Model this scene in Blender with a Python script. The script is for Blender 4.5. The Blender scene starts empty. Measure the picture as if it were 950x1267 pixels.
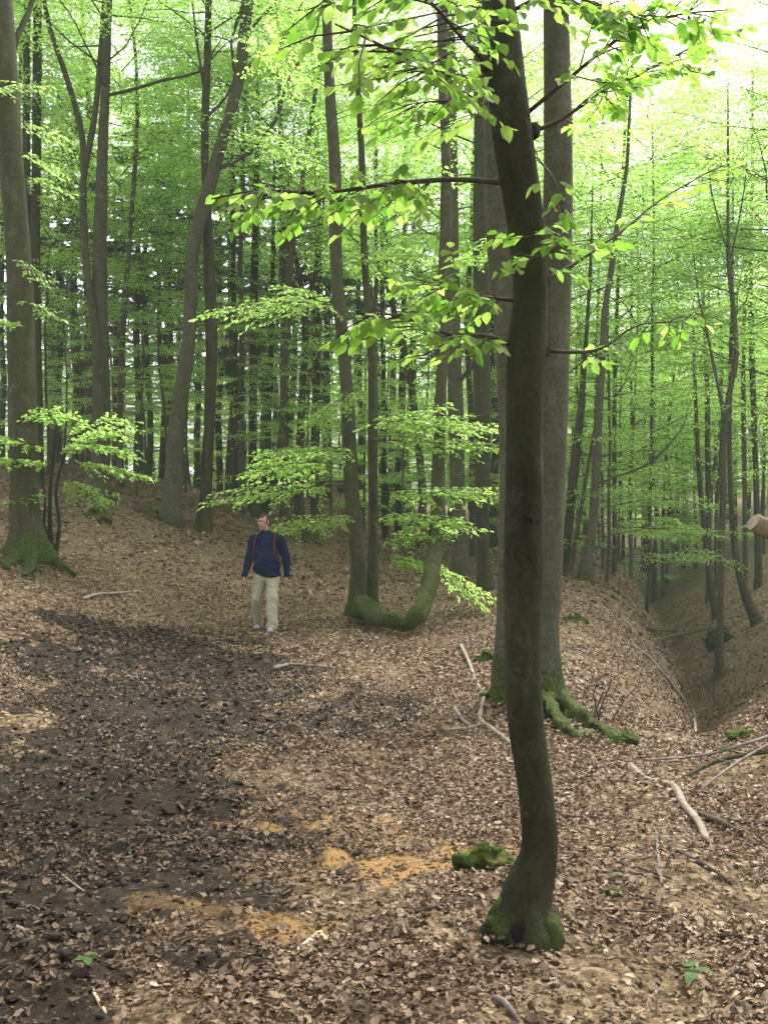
import bpy, bmesh, math, random
import numpy as np
from mathutils import Vector, Matrix, Euler

C = bpy.context.scene.collection
SC = bpy.context.scene
R = math.radians
rng = np.random.default_rng(11)
random.seed(11)

# ------------------------------------------------------------------ camera
F, CX, HY, EYE = 1318.0, 475.0, 653.0, 1.6          # focal in photo pixels, centre column, horizon row, eye height
cam_d = bpy.data.cameras.new('camera'); cam = bpy.data.objects.new('camera', cam_d); C.objects.link(cam)
cam.location = (0, 0, EYE); cam.rotation_euler = (R(90), 0, 0)
cam_d.sensor_fit = 'AUTO'; cam_d.sensor_width = 36; cam_d.lens = F / 1267 * 36
cam_d.shift_y = (HY - 633.5) / 1267
cam_d.clip_start = 0.05; cam_d.clip_end = 2000
SC.camera = cam

# ------------------------------------------------------------------ world, sun, exposure
SUN_EL, SUN_AZ = R(58), R(35)                        # azimuth clockwise from +Y
w = bpy.data.worlds.new('World'); SC.world = w; w.use_nodes = True
nt = w.node_tree; nt.nodes.clear()
wo = nt.nodes.new('ShaderNodeOutputWorld'); bg = nt.nodes.new('ShaderNodeBackground')
sky = nt.nodes.new('ShaderNodeTexSky'); sky.sky_type = 'NISHITA'; sky.sun_disc = False
sky.sun_elevation = SUN_EL; sky.sun_rotation = SUN_AZ; sky.air_density = 1.0; sky.dust_density = 4.0; sky.ozone_density = 0.6
hs = nt.nodes.new('ShaderNodeHueSaturation'); hs.inputs['Saturation'].default_value = 0.25
nt.links.new(sky.outputs[0], hs.inputs['Color']); nt.links.new(hs.outputs[0], bg.inputs[0]); nt.links.new(bg.outputs[0], wo.inputs[0])
bg.inputs[1].default_value = 0.15
sun_d = bpy.data.lights.new('sun', 'SUN'); sun = bpy.data.objects.new('sun', sun_d); C.objects.link(sun)
sun_d.energy = 1.5; sun_d.angle = R(14); sun_d.color = (1, 0.97, 0.9)
sd = Vector((math.sin(SUN_AZ) * math.cos(SUN_EL), math.cos(SUN_AZ) * math.cos(SUN_EL), math.sin(SUN_EL)))
sun.rotation_euler = sd.to_track_quat('Z', 'Y').to_euler()
vs = SC.view_settings; vs.view_transform = 'Standard'; vs.look = 'None'; vs.gamma = 1; vs.use_curve_mapping = False
vs.exposure = 1.9
SC.cycles.max_bounces = 12; SC.cycles.diffuse_bounces = 8; SC.cycles.transmission_bounces = 4; SC.cycles.glossy_bounces = 2
SC.cycles.sample_clamp_indirect = 6

# ------------------------------------------------------------------ helpers: noise, ground height
_T = rng.random((256, 256))
def vnoise(x, y):
    x = np.asarray(x, float); y = np.asarray(y, float)
    ix = np.floor(x).astype(int); iy = np.floor(y).astype(int)
    fx = x - ix; fy = y - iy
    fx = fx * fx * (3 - 2 * fx); fy = fy * fy * (3 - 2 * fy)
    a = _T[ix & 255, iy & 255]; b = _T[(ix + 1) & 255, iy & 255]; c = _T[ix & 255, (iy + 1) & 255]; d = _T[(ix + 1) & 255, (iy + 1) & 255]
    return (a * (1 - fx) + b * fx) * (1 - fy) + (c * (1 - fx) + d * fx) * fy - 0.5
def fbm(x, y, o=4):
    s, a = 0, 1.0
    for i in range(o):
        s = s + a * vnoise(x * 2 ** i + 17.3 * i, y * 2 ** i + 5.1 * i); a *= .5
    return s
def sstep(a, b, x):
    t = np.clip((x - a) / (b - a), 0, 1); return t * t * (3 - 2 * t)
GY = np.array([-50, 6.5, 8.5, 10, 11, 13, 16, 24, 40, 60, 90, 140])
GX = np.array([2.2, 2.2, 2.6, 2.98, 3.35, 4.05, 5.0, 7.0, 10.5, 14, 20, 30])
GZ = np.array([0, 0, -.12, -.45, -.85, -1.6, -2.3, -2.9, -2.6, -1.6, .5, 3.5])
MUDY = np.array([2, 3.9, 4.7, 6, 7.1, 8.5, 10.7, 14.3, 17, 20, 22, 26])
MUDX = np.array([-1.3, -1.35, -1.5, -1.6, -1.65, -1.75, -2.25, -2.9, -3.2, -3.4, -3.5, -3.6])
MUDW = np.array([.6, .72, .9, 1.2, 1.5, 1.75, 1.8, 1.45, .45, .05, .02, .01])
def mud(x, y):
    d = np.abs(x - np.interp(y, MUDY, MUDX)) / np.interp(y, MUDY, MUDW)
    d = d + .8 * fbm(x * 1.1, y * .7, 3) + .95 * vnoise(x * 4, y * 3.3) + .7 * vnoise(x * 11, y * 9)
    return (1 - sstep(.45, 1.2, d)) * (1 - sstep(14, 17.5, y + 1.5 * vnoise(x * 3, y * 3)))
SAW = [(-.38, 5.95, .5, .25, 1), (.12, 5.1, .5, .34, 1), (-.40, 4.28, .3, .17, .9), (-.9, 4.5, .3, .14, .45), (.38, 5.25, .36, .28, 1), (-.45, 4.95, .3, .18, .45), (-.05, 5.5, .5, .3, .6)]
def sawdust(x, y):
    m = 0
    for cx, cy, rx, ry, am in SAW:
        d = np.sqrt(((x - cx) / rx) ** 2 + ((y - cy) / ry) ** 2)
        m = np.maximum(m, am - am * sstep(.2, 1.25, d + 1.0 * fbm(x * 4 + cx * 9, y * 4, 3) + .9 * vnoise(x * 13, y * 11)))
    return m
def hraw(x, y):
    x = np.asarray(x, float); y = np.asarray(y, float)
    l = np.log1p(np.exp(np.clip((-x - 3.1) * 2.2, -30, 30))) / 2.2
    hill = .34 * np.minimum(l, 9) - .0 * l
    hill = .30 * 6.5 * np.tanh(l / 6.5) * sstep(3, 11, y)
    k = np.interp(x, [-30, -9, -3, 0, 3, 30], [.11, .12, .115, .06, .045, .045])
    rise = k * np.maximum(0, y - 16.5 + np.minimum(0, 0))
    crest = 34 + .25 * np.clip(-x, 0, 60) * 0
    wl = sstep(-2.0, -6.0, x)
    rise = rise * (1 - wl) + wl * np.where(y < crest, rise, k * (crest - 16.5) - .10 * (y - crest))
    rise = np.minimum(rise, 4.5)
    z = hill + rise
    # ravine
    ax = np.interp(y, GY, GX); zb = np.interp(y, GY, GZ)
    u = x - ax
    wL = np.interp(y, [7, 10, 20, 60, 120], [2.4, 2.6, 3.0, 6, 12])
    s = np.clip(-u / wL, 0, 1)
    f = 1 - (1 - s) ** 2.9
    zl = zb + (z - zb) * f
    ur = np.maximum(u, 0)
    sl = np.interp(y, [6, 9, 12, 20, 40, 100], [.02, .75, .85, .75, .62, .4])
    zr = zb + sl * ur / (1 + .035 * ur) + .0 * ur
    g = np.where(u < 0, zl, zr)
    act = sstep(6.6, 8.5, y)
    return z * (1 - act) + g * act
def hgt(x, y):
    x = np.asarray(x, float); y = np.asarray(y, float)
    m = mud(x, y)
    far = sstep(8, 30, y)
    return hraw(x, y) + .10 * fbm(x * .5, y * .5, 3) + (.05 + .06 * far) * fbm(x * 1.7 + 9, y * 1.7, 3) + (.012 + .05 * m) * fbm(x * 7, y * 7, 3) + .03 * m * fbm(x * 17, y * 17, 2)
def hz(x, y): return float(hgt(x, y))
def P(px, py, Y): return Vector(((px - CX) / F * Y, Y, EYE - (py - HY) / F * Y))
def hit(px, py, y0=2.5, y1=150):
    ys = np.concatenate([np.arange(y0, 40, .02), np.arange(40, y1, .1)])
    d = (EYE - (py - HY) / F * ys) - hgt((px - CX) / F * ys, ys)
    k = np.nonzero(d < 0)[0]
    Y = ys[k[0]] if len(k) else 60.
    return Vector(((px - CX) / F * Y, Y, hz((px - CX) / F * Y, Y)))

# ------------------------------------------------------------------ materials
class NT:
    def __init__(s, name):
        s.m = bpy.data.materials.new(name); s.m.use_nodes = True; s.t = s.m.node_tree; s.t.nodes.clear()
        s.out = s.n('ShaderNodeOutputMaterial')
    def n(s, k, **kw):
        a = s.t.nodes.new(k)
        for q, v in kw.items(): setattr(a, q, v)
        return a
    def l(s, a, b): s.t.links.new(a, b)
    def setv(s, i, v):
        if isinstance(v, bpy.types.NodeSocket): s.l(v, i)
        else: i.default_value = v
    def coord(s, k='Object'): return s.n('ShaderNodeTexCoord').outputs[k]
    def mapv(s, v, scale=(1, 1, 1)):
        a = s.n('ShaderNodeMapping'); s.l(v, a.inputs[0]); a.inputs['Scale'].default_value = scale; return a.outputs[0]
    def noise(s, v, scale, detail=4, rough=.55, out=0):
        a = s.n('ShaderNodeTexNoise'); s.l(v, a.inputs['Vector']); a.inputs['Scale'].default_value = scale
        a.inputs['Detail'].default_value = detail; a.inputs['Roughness'].default_value = rough; return a.outputs[out]
    def voro(s, v, scale, out='Color', feat='F1', rnd=1):
        a = s.n('ShaderNodeTexVoronoi', feature=feat); s.l(v, a.inputs['Vector']); a.inputs['Scale'].default_value = scale
        a.inputs['Randomness'].default_value = rnd; return a.outputs[out]
    def ramp(s, v, stops, interp='LINEAR'):
        a = s.n('ShaderNodeValToRGB'); e = a.color_ramp.elements; a.color_ramp.interpolation = interp
        while len(e) < len(stops): e.new(.5)
        for i, (p, c) in enumerate(stops):
            e[i].position = p; e[i].color = (*c, 1) if len(c) == 3 else c
        s.l(v, a.inputs[0]); return a.outputs[0]
    def mix(s, f, a, b, mode='MIX'):
        m = s.n('ShaderNodeMix', data_type='RGBA', blend_type=mode)
        s.setv(m.inputs[0], f)
        s.setv(m.inputs[6], (*a, 1) if isinstance(a, tuple) else a); s.setv(m.inputs[7], (*b, 1) if isinstance(b, tuple) else b)
        return m.outputs[2]
    def math(s, op, a, b=0., c=None):
        m = s.n('ShaderNodeMath', operation=op); s.setv(m.inputs[0], a); s.setv(m.inputs[1], b)
        if c is not None: s.setv(m.inputs[2], c)
        return m.outputs[0]
    def attr(s, name, out='Fac'):
        a = s.n('ShaderNodeAttribute'); a.attribute_name = name; return a.outputs[out]
    def bump(s, h, st=.5, dist=.01):
        b = s.n('ShaderNodeBump'); s.l(h, b.inputs['Height']); b.inputs['Strength'].default_value = st; b.inputs['Distance'].default_value = dist; return b.outputs[0]
    def prin(s, col, rough=.8, normal=None, spec=.3):
        p = s.n('ShaderNodeBsdfPrincipled'); s.setv(p.inputs['Base Color'], (*col, 1) if isinstance(col, tuple) else col)
        s.setv(p.inputs['Roughness'], rough); p.inputs['Specular IOR Level'].default_value = spec
        if normal is not None: s.l(normal, p.inputs['Normal'])
        return p.outputs[0]
    def done(s, sh): s.l(sh, s.out.inputs[0]); return s.m

def leaf_material(name, stops, tstops, tr=.5, rough=.5, veins=False, spec=.25):
    n = NT(name)
    if veins:
        v = n.n('ShaderNodeObjectInfo').outputs['Random']
    else:
        v = n.attr('shade')
    col = n.ramp(v, stops); tc = n.ramp(v, tstops)
    if veins:
        xyz = n.n('ShaderNodeSeparateXYZ'); n.l(n.coord(), xyz.inputs[0])
        ay = n.math('ABSOLUTE', xyz.outputs[1])
        t = n.math('SUBTRACT', xyz.outputs[0], n.math('MULTIPLY', ay, .9))
        fr = n.math('PINGPONG', n.math('MULTIPLY', t, 7.5), .5)
        line = n.math('LESS_THAN', fr, .07)
        mid = n.math('LESS_THAN', ay, .012)
        ln = n.math('MAXIMUM', line, mid)
        tc = n.mix(n.math('MULTIPLY', ln, .35), tc, (.10, .22, .02))
    a = n.prin(col, rough, None, spec)
    tb = n.n('ShaderNodeBsdfTranslucent'); n.l(tc, tb.inputs[0])
    mx = n.n('ShaderNodeMixShader'); mx.inputs[0].default_value = tr
    n.l(a, mx.inputs[1]); n.l(tb.outputs[0], mx.inputs[2])
    return n.done(mx.outputs[0])

GREEN = [(0, (.05, .105, .018)), (.5, (.08, .15, .025)), (1, (.12, .19, .035))]
GREEN_T = [(0, (.38, .70, .12)), (.5, (.55, .86, .19)), (1, (.72, .94, .30))]
M_leaf = leaf_material('beech_leaf', GREEN, GREEN_T, .68)
GREEN_N = [(0, (.18, .42, .04)), (.35, (.31, .58, .07)), (.7, (.43, .68, .11)), (1, (.55, .74, .16))]
M_leaf_near = leaf_material('beech_leaf_near', GREEN, GREEN_N, .64, .6, veins=True, spec=.15)
M_leaf_mid = leaf_material('beech_leaf_mid', GREEN, GREEN_N, .6)
M_needle = leaf_material('spruce_needle', [(0, (.045, .075, .04)), (1, (.085, .13, .065))], [(0, (.09, .17, .07)), (1, (.17, .29, .11))], .45)
DEAD = [(0, (.040, .024, .0125)), (.25, (.094, .058, .030)), (.55, (.168, .109, .059)), (.85, (.255, .178, .104)), (1, (.38, .29, .19))]
DEAD_T = [(0, (.03, .015, .006)), (.5, (.12, .06, .02)), (1, (.22, .13, .06))]
M_dead = leaf_material('dead_leaf', DEAD, DEAD_T, .12, .6, spec=.3)
def _dead_obj():
    n = NT('dead_leaf_single'); v = n.n('ShaderNodeObjectInfo').outputs['Random']
    col = n.ramp(v, DEAD)
    col = n.mix(n.math('MULTIPLY', n.noise(n.coord(), 9, 3), .5), col, (.10, .06, .035))
    return n.done(n.prin(col, .55, n.bump(n.noise(n.coord(), 14, 3), .4, .05), .3))
M_dead_one = _dead_obj()

def bark_material(name, a, b, c, mossy=1.0, lichen=.35):
    n = NT(name); co = n.coord(); rnd = n.n('ShaderNodeObjectInfo').outputs['Random']
    v1 = n.noise(n.mapv(co, (5, 5, 1.1)), 1.4, 6, .6)
    col = n.ramp(v1, [(.3, a), (.55, b), (.75, c)])
    pale = n.ramp(n.noise(n.mapv(co, (3, 3, 2.2)), 2.1, 5, .65), [(.55, (0, 0, 0)), (.68, (1, 1, 1))])
    col = n.mix(n.math('MULTIPLY', pale, lichen), col, (.22, .22, .18))
    # horizontal bark rings and specks
    rg = n.ramp(n.noise(n.mapv(co, (2, 2, 26)), 1.2, 3, .6), [(.56, (0, 0, 0)), (.66, (1, 1, 1))])
    col = n.mix(n.math('MULTIPLY', rg, .45), col, (.03, .026, .018))
    col = n.mix(n.math('MULTIPLY', n.math('SUBTRACT', rnd, .5), .5), col, (.16, .13, .09))
    fine = n.noise(n.mapv(co, (1, 1, .45)), 38, 6, .78)
    col = n.mix(n.ramp(fine, [(.46, (0, 0, 0)), (.66, (1, 1, 1))]), col, (.42, .40, .34), 'MULTIPLY')
    spk = n.ramp(n.noise(co, 19, 4, .7), [(.60, (0, 0, 0)), (.70, (.5, .5, .5))])
    col = n.mix(spk, col, (1.9, 1.95, 1.8), 'MULTIPLY')
    film = n.ramp(n.noise(co, .9, 3), [(.4, (0, 0, 0)), (.7, (1, 1, 1))])
    col = n.mix(n.math('MULTIPLY', film, .5), col, (.055, .07, .02))  # green film, strengthened with the olive tones to carry canopy-tinted light
    ms = n.math('ADD', n.attr('moss'), n.math('MULTIPLY', n.math('SUBTRACT', n.noise(co, 7, 5, .65), .5), 1.5))
    mf = n.ramp(ms, [(.42, (0, 0, 0)), (.6, (1, 1, 1))])
    mcol = n.ramp(n.noise(co, 24, 5, .7), [(.3, (.014, .02, .004)), (.5, (.045, .066, .009)), (.72, (.10, .125, .02))])
    col = n.mix(mf, col, mcol)
    hgtv = n.math('ADD', n.math('MULTIPLY', v1, .6), n.math('MULTIPLY', n.noise(n.mapv(co, (8, 8, 3)), 5, 5, .7), .5))
    hgtv = n.math('ADD', n.math('ADD', hgtv, n.math('MULTIPLY', fine, .5)), n.math('MULTIPLY', mf, n.math('MULTIPLY', n.noise(co, 45, 4, .7), 1.6)))
    return n.done(n.prin(col, .88, n.bump(hgtv, .85, .03), .15))
M_bark = bark_material('beech_bark', (.036, .033, .016), (.066, .060, .032), (.10, .092, .054))
M_bark_dark = bark_material('dark_bark', (.022, .019, .009), (.042, .037, .018), (.066, .059, .031), lichen=.15)
M_bark_grey = bark_material('grey_beech_bark', (.055, .050, .030), (.085, .078, .049), (.125, .116, .078), lichen=.22)
M_bark_front = bark_material('shaded_bark', (.014, .0125, .006), (.028, .025, .012), (.048, .043, .022), lichen=.16)  # bark colour darkened to carry backlight and the shade of its own crown
M_spruce = bark_material('spruce_bark', (.042, .040, .028), (.068, .064, .044), (.10, .094, .068), lichen=.2)
def wood_material(name, a, b, bump=.5):
    n = NT(name); co = n.coord('Generated')
    v = n.noise(n.mapv(n.coord(), (6, 6, 6)), 2.5, 5, .65)
    return n.done(n.prin(n.ramp(v, [(.3, a), (.7, b)]), .8, n.bump(n.noise(n.coord(), 40, 4), bump, .01), .2))
M_dead_wood = wood_material('bleached_wood', (.12, .095, .065), (.29, .245, .185), .9)
M_grey_wood = wood_material('grey_wood', (.09, .075, .06), (.2, .17, .14))
M_dark_wood = wood_material('dark_stick', (.035, .026, .018), (.085, .062, .042))
M_pale_wood = wood_material('split_wood', (.42, .30, .17), (.62, .48, .30))
M_stub = wood_material('weathered_cut', (.09, .068, .042), (.22, .17, .11), .9)
M_twig = wood_material('twig', (.03, .022, .014), (.07, .052, .035), .2)
def moss_mat():
    n = NT('moss'); co = n.coord()
    v = n.noise(co, 22, 5, .7)
    col = n.ramp(v, [(.3, (.016, .02, .005)), (.5, (.05, .075, .012)), (.72, (.12, .15, .028))])
    br = n.ramp(n.noise(co, 5, 4), [(.5, (0, 0, 0)), (.68, (1, 1, 1))])
    col = n.mix(n.math('MULTIPLY', br, .55), col, (.12, .08, .04))
    return n.done(n.prin(col, .95, n.bump(n.noise(co, 70, 4), 1, .02), .1))
M_moss = moss_mat()
def ground_mat():
    n = NT('forest_floor'); co = n.coord()
    c1 = n.voro(n.mapv(co, (1, 1, .6)), 17); c2 = n.voro(n.mapv(co, (1, 1.0, .6)), 31)
    s1 = n.n('ShaderNodeSeparateColor'); n.l(c1, s1.inputs[0]); s2 = n.n('ShaderNodeSeparateColor'); n.l(c2, s2.inputs[0])
    v = n.math('ADD', n.math('MULTIPLY', s1.outputs[0], .55), n.math('MULTIPLY', s2.outputs[1], .45))
    col = n.ramp(v, [(.1, (.04, .027, .013)), (.4, (.105, .072, .037)), (.65, (.175, .122, .067)), (.9, (.29, .218, .134))])
    big = n.noise(co, .55, 5, .6)
    col = n.mix(n.math('MULTIPLY', n.ramp(big, [(.42, (0, 0, 0)), (.62, (1, 1, 1))]), .55), col, (.10, .062, .036))
    mud_a = n.math('ADD', n.attr('mud'), n.math('MULTIPLY', n.math('SUBTRACT', n.noise(co, 9, 5, .7), .5), .8))
    mf = n.ramp(mud_a, [(.35, (0, 0, 0)), (.6, (1, 1, 1))])
    mcol = n.ramp(n.noise(co, 16, 5, .7), [(.35, (.007, .005, .003)), (.62, (.020, .0135, .008)), (.8, (.055, .038, .023))])
    col = n.mix(n.math('MULTIPLY', mf, .93), col, mcol)
    sa = n.math('ADD', n.attr('sawdust'), n.math('MULTIPLY', n.math('SUBTRACT', n.noise(co, 24, 5, .75), .5), 1.1))
    sf = n.ramp(sa, [(.25, (0, 0, 0)), (.85, (1, 1, 1))])
    scol = n.ramp(n.noise(co, 120, 3, .8), [(.3, (.15, .085, .028)), (.55, (.31, .18, .062)), (.75, (.44, .28, .115))])
    col = n.mix(n.math('MULTIPLY', sf, .8), col, scol)
    ma = n.math('ADD', n.attr('moss'), n.math('MULTIPLY', n.math('SUBTRACT', n.noise(co, 5, 5, .7), .5), 1.3))
    col = n.mix(n.ramp(ma, [(.5, (0, 0, 0)), (.7, (1, 1, 1))]), col, n.ramp(n.noise(co, 30, 4), [(.3, (.03, .05, .008)), (.7, (.11, .16, .025))]))
    da = n.attr('bare')
    col = n.mix(n.math('MULTIPLY', da, .4), col, n.ramp(n.noise(co, 6, 5, .7), [(.3, (.035, .022, .013)), (.7, (.12, .075, .045))]))
    h = n.math('ADD', n.math('MULTIPLY', v, .6), n.math('MULTIPLY', n.noise(co, 40, 4, .7), .6))
    rough = n.math('SUBTRACT', .92, n.math('MULTIPLY', mf, .12))
    return n.done(n.prin(col, rough, n.bump(h, .9, .035), .12))
M_ground = ground_mat()
def plain(name, col, rough=.8, nscale=60, amt=.35, spec=.25, bump=.3, bd=.004):
    n = NT(name); v = n.noise(n.coord(), nscale, 4, .65)
    dk = tuple(k * (1 - amt) for k in col)
    return n.done(n.prin(n.ramp(v, [(.3, dk), (.7, col)]), rough, n.bump(v, bump, bd), spec))

# ------------------------------------------------------------------ mesh helpers
def mesh_np(name, V, faces, mats, mi=None, attrs=None, smooth=True):
    """faces: list of integer arrays (n,3) or (n,4)"""
    me = bpy.data.meshes.new(name)
    V = np.asarray(V, np.float32); me.vertices.add(len(V)); me.vertices.foreach_set('co', V.ravel())
    faces = [np.asarray(f, np.int32) for f in faces if len(f)]
    nl = sum(f.size for f in faces); npoly = sum(len(f) for f in faces)
    me.loops.add(nl); me.loops.foreach_set('vertex_index', np.concatenate([f.ravel() for f in faces]))
    tot = np.concatenate([np.full(len(f), f.shape[1], np.int32) for f in faces])
    st = np.concatenate([[0], np.cumsum(tot)[:-1]]).astype(np.int32)
    me.polygons.add(npoly); me.polygons.foreach_set('loop_start', st)
    try: me.polygons.foreach_set('loop_total', tot)
    except Exception: pass
    for m in mats: me.materials.append(m)
    if mi is not None: me.polygons.foreach_set('material_index', np.asarray(mi, np.int32))
    me.polygons.foreach_set('use_smooth', np.full(npoly, smooth))
    me.update(calc_edges=True)
    for k, (dom, a) in (attrs or {}).items():
        at = me.attributes.new(k, 'FLOAT', dom); at.data.foreach_set('value', np.asarray(a, np.float32))
    return me
def ob(name, me, parent=None, loc=None):
    o = bpy.data.objects.new(name, me); C.objects.link(o)
    if parent: o.parent = parent
    if loc is not None: o.location = loc
    return o
def tag(o, label=None, cat=None, group=None, kind=None):
    if label: o['label'] = label
    if cat: o['category'] = cat
    if group: o['group'] = group
    if kind: o['kind'] = kind
    return o
def thing(name, label, cat, loc, group=None, rz=0):
    o = ob(name, None, None, loc); o.rotation_euler = (0, 0, rz); o.empty_display_size = .2
    return tag(o, label, cat, group)
def nrm(a): return a / np.maximum(np.linalg.norm(a, axis=-1, keepdims=True), 1e-9)

def catmull(pts, step):
    p = np.asarray(pts, float)
    if len(p) < 3:
        n = max(2, int(np.linalg.norm(p[-1, :3] - p[0, :3]) / step) + 1); t = np.linspace(0, 1, n)[:, None]
        return p[0] * (1 - t) + p[-1] * t
    q = np.vstack([2 * p[0] - p[1], p, 2 * p[-1] - p[-2]]); out = []
    for i in range(1, len(q) - 2):
        n = max(1, int(np.linalg.norm(q[i + 1, :3] - q[i, :3]) / step)); t = np.linspace(0, 1, n, endpoint=False)[:, None]
        a, b, c, d = q[i - 1], q[i], q[i + 1], q[i + 2]
        out.append(.5 * ((2 * b) + (-a + c) * t + (2 * a - 5 * b + 4 * c - d) * t ** 2 + (-a + 3 * b - 3 * c + d) * t ** 3))
    out.append(p[-1:])
    return np.vstack(out)
def tube(pts, seg=12, step=.25, rough=.06, flare=0, flare_h=.35, lobes=5, seed=0, cap=True, kn=0):
    """pts rows: x,y,z,r -> V, quads/tris, ring heights"""
    r_ = np.random.default_rng(seed)
    A = catmull(pts, step); n = len(A); c = A[:, :3]; rad = np.maximum(A[:, 3], .0005)
    T = nrm(np.gradient(c, axis=0))
    N = np.zeros((n, 3)); ref = np.array([1., 0, 0]) if abs(T[0, 0]) < .9 else np.array([0, 1., 0])
    v = ref - T[0] * (ref @ T[0]); N[0] = v / np.linalg.norm(v)
    for i in range(1, n):
        v = N[i - 1] - T[i] * (N[i - 1] @ T[i]); N[i] = v / np.linalg.norm(v)
    B = np.cross(T, N)
    th = np.linspace(0, 2 * np.pi, seg, endpoint=False)
    dist = np.concatenate([[0], np.cumsum(np.linalg.norm(np.diff(c, axis=0), axis=1))])
    ph = r_.random(4) * 6.28
    rr = rad[:, None] * (1 + rough * (np.sin(2 * th[None] + dist[:, None] * 1.3 + ph[0]) * .6 + np.sin(3 * th[None] - dist[:, None] * 2.1 + ph[1]) * .5
                          + 1.6 * fbm(th[None] * 2.2 + ph[2] * 9 + 0 * dist[:, None], dist[:, None] * 2.5 + 0 * th[None], 3) * np.sin(th[None] / 2) ** .5))
    if flare:
        e = np.exp(-np.maximum(dist - .15, 0) / flare_h)[:, None]
        rr *= 1 + flare * e * (.45 + .75 * np.maximum(0, np.cos(lobes * th + ph[3] + .8 * np.sin(2 * th + ph[1])))[None] ** 1.5)
    V = c[:, None] + rr[..., None] * (np.cos(th)[None, :, None] * N[:, None] + np.sin(th)[None, :, None] * B[:, None])
    V = V.reshape(-1, 3)
    i = np.arange(n - 1)[:, None] * seg; j = np.arange(seg)[None]; j2 = (j + 1) % seg
    Q = np.stack([i + j, i + j2, i + seg + j2, i + seg + j], -1).reshape(-1, 4)
    Fc = [Q]
    if cap:
        V = np.vstack([V, c[-1] + T[-1] * rad[-1] * .4, c[0] - T[0] * rad[0] * .2]); k = n * seg
        jj = np.arange(seg)
        Fc.append(np.stack([np.full(seg, k), (n - 1) * seg + jj, (n - 1) * seg + (jj + 1) % seg], -1))
        Fc.append(np.stack([np.full(seg, k + 1), (jj + 1) % seg, jj], -1))
    d = np.concatenate([np.repeat(dist, seg), [dist[-1], 0]]) if cap else np.repeat(dist, seg)
    return V, Fc, d
def merge(parts):
    V, F3, F4, o = [], [], [], 0
    for v, fs in parts:
        V.append(v)
        for f in fs: (F3 if f.shape[1] == 3 else F4).append(f + o)
        o += len(v)
    return np.vstack(V), [x for x in (np.vstack(F4) if F4 else None, np.vstack(F3) if F3 else None) if x is not None]
def prisms(A, B, ra, rb, k=3):
    n = len(A)
    if n == 0: return np.zeros((0, 3)), [np.zeros((0, 4), int)]
    T = nrm(B - A); ref = np.where(np.abs(T[:, 2:3]) < .9, np.array([[0, 0, 1.]]), np.array([[1., 0, 0]]))
    N = nrm(np.cross(T, ref)); Bn = np.cross(T, N); th = np.arange(k) * 2 * np.pi / k
    off = np.cos(th)[None, :, None] * N[:, None] + np.sin(th)[None, :, None] * Bn[:, None]
    V = np.concatenate([A[:, None] + off * np.reshape(ra, (-1, 1, 1)), B[:, None] + off * np.reshape(rb, (-1, 1, 1))], 1).reshape(-1, 3)
    b = (np.arange(n) * 2 * k)[:, None]; j = np.arange(k)[None]; j2 = (j + 1) % k
    return V, [np.stack([b + j, b + j2, b + k + j2, b + k + j], -1).reshape(-1, 4)]
def leaf_geo(Pb, D, N, L, ratio=.6, fine=False, curl=.12, jag=0.):
    D = nrm(D); S = nrm(np.cross(N, D)); N = np.cross(D, S); n = len(Pb); L = L[:, None]
    cu = curl * rng.uniform(.2, 1.8, (n, 1)); w_ = ratio * .5 * L
    if not fine:
        V = np.stack([Pb, Pb + D * L * .48 + S * w_ + N * L * .06, Pb + D * L - N * L * cu, Pb + D * L * .48 - S * w_ + N * L * .06], 1).reshape(-1, 3)
        b = (np.arange(n) * 4)[:, None]
        return V, [np.concatenate([b + np.array([[0, 1, 2]]), b + np.array([[0, 2, 3]])], 1).reshape(-1, 3)], 2
    f = rng.uniform(-.02, .14, (n, 1)) * L
    jit = jag * L[:, None] * rng.normal(0, 1, (n, 6, 3))
    V = np.stack([Pb, Pb + D * L * .27 + S * w_ * .88 + N * f, Pb + D * L * .66 + S * w_ * .86 + N * (f - L * cu * .4), Pb + D * L - N * L * cu,
                  Pb + D * L * .66 - S * w_ * .86 + N * (f - L * cu * .4), Pb + D * L * .27 - S * w_ * .88 + N * f], 1)
    V = (V + jit).reshape(-1, 3)
    b = (np.arange(n) * 6)[:, None]
    return V, [np.concatenate([b + np.array([[0, 1, 2, 3]]), b + np.array([[0, 3, 4, 5]])], 1).reshape(-1, 4)], 2

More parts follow.
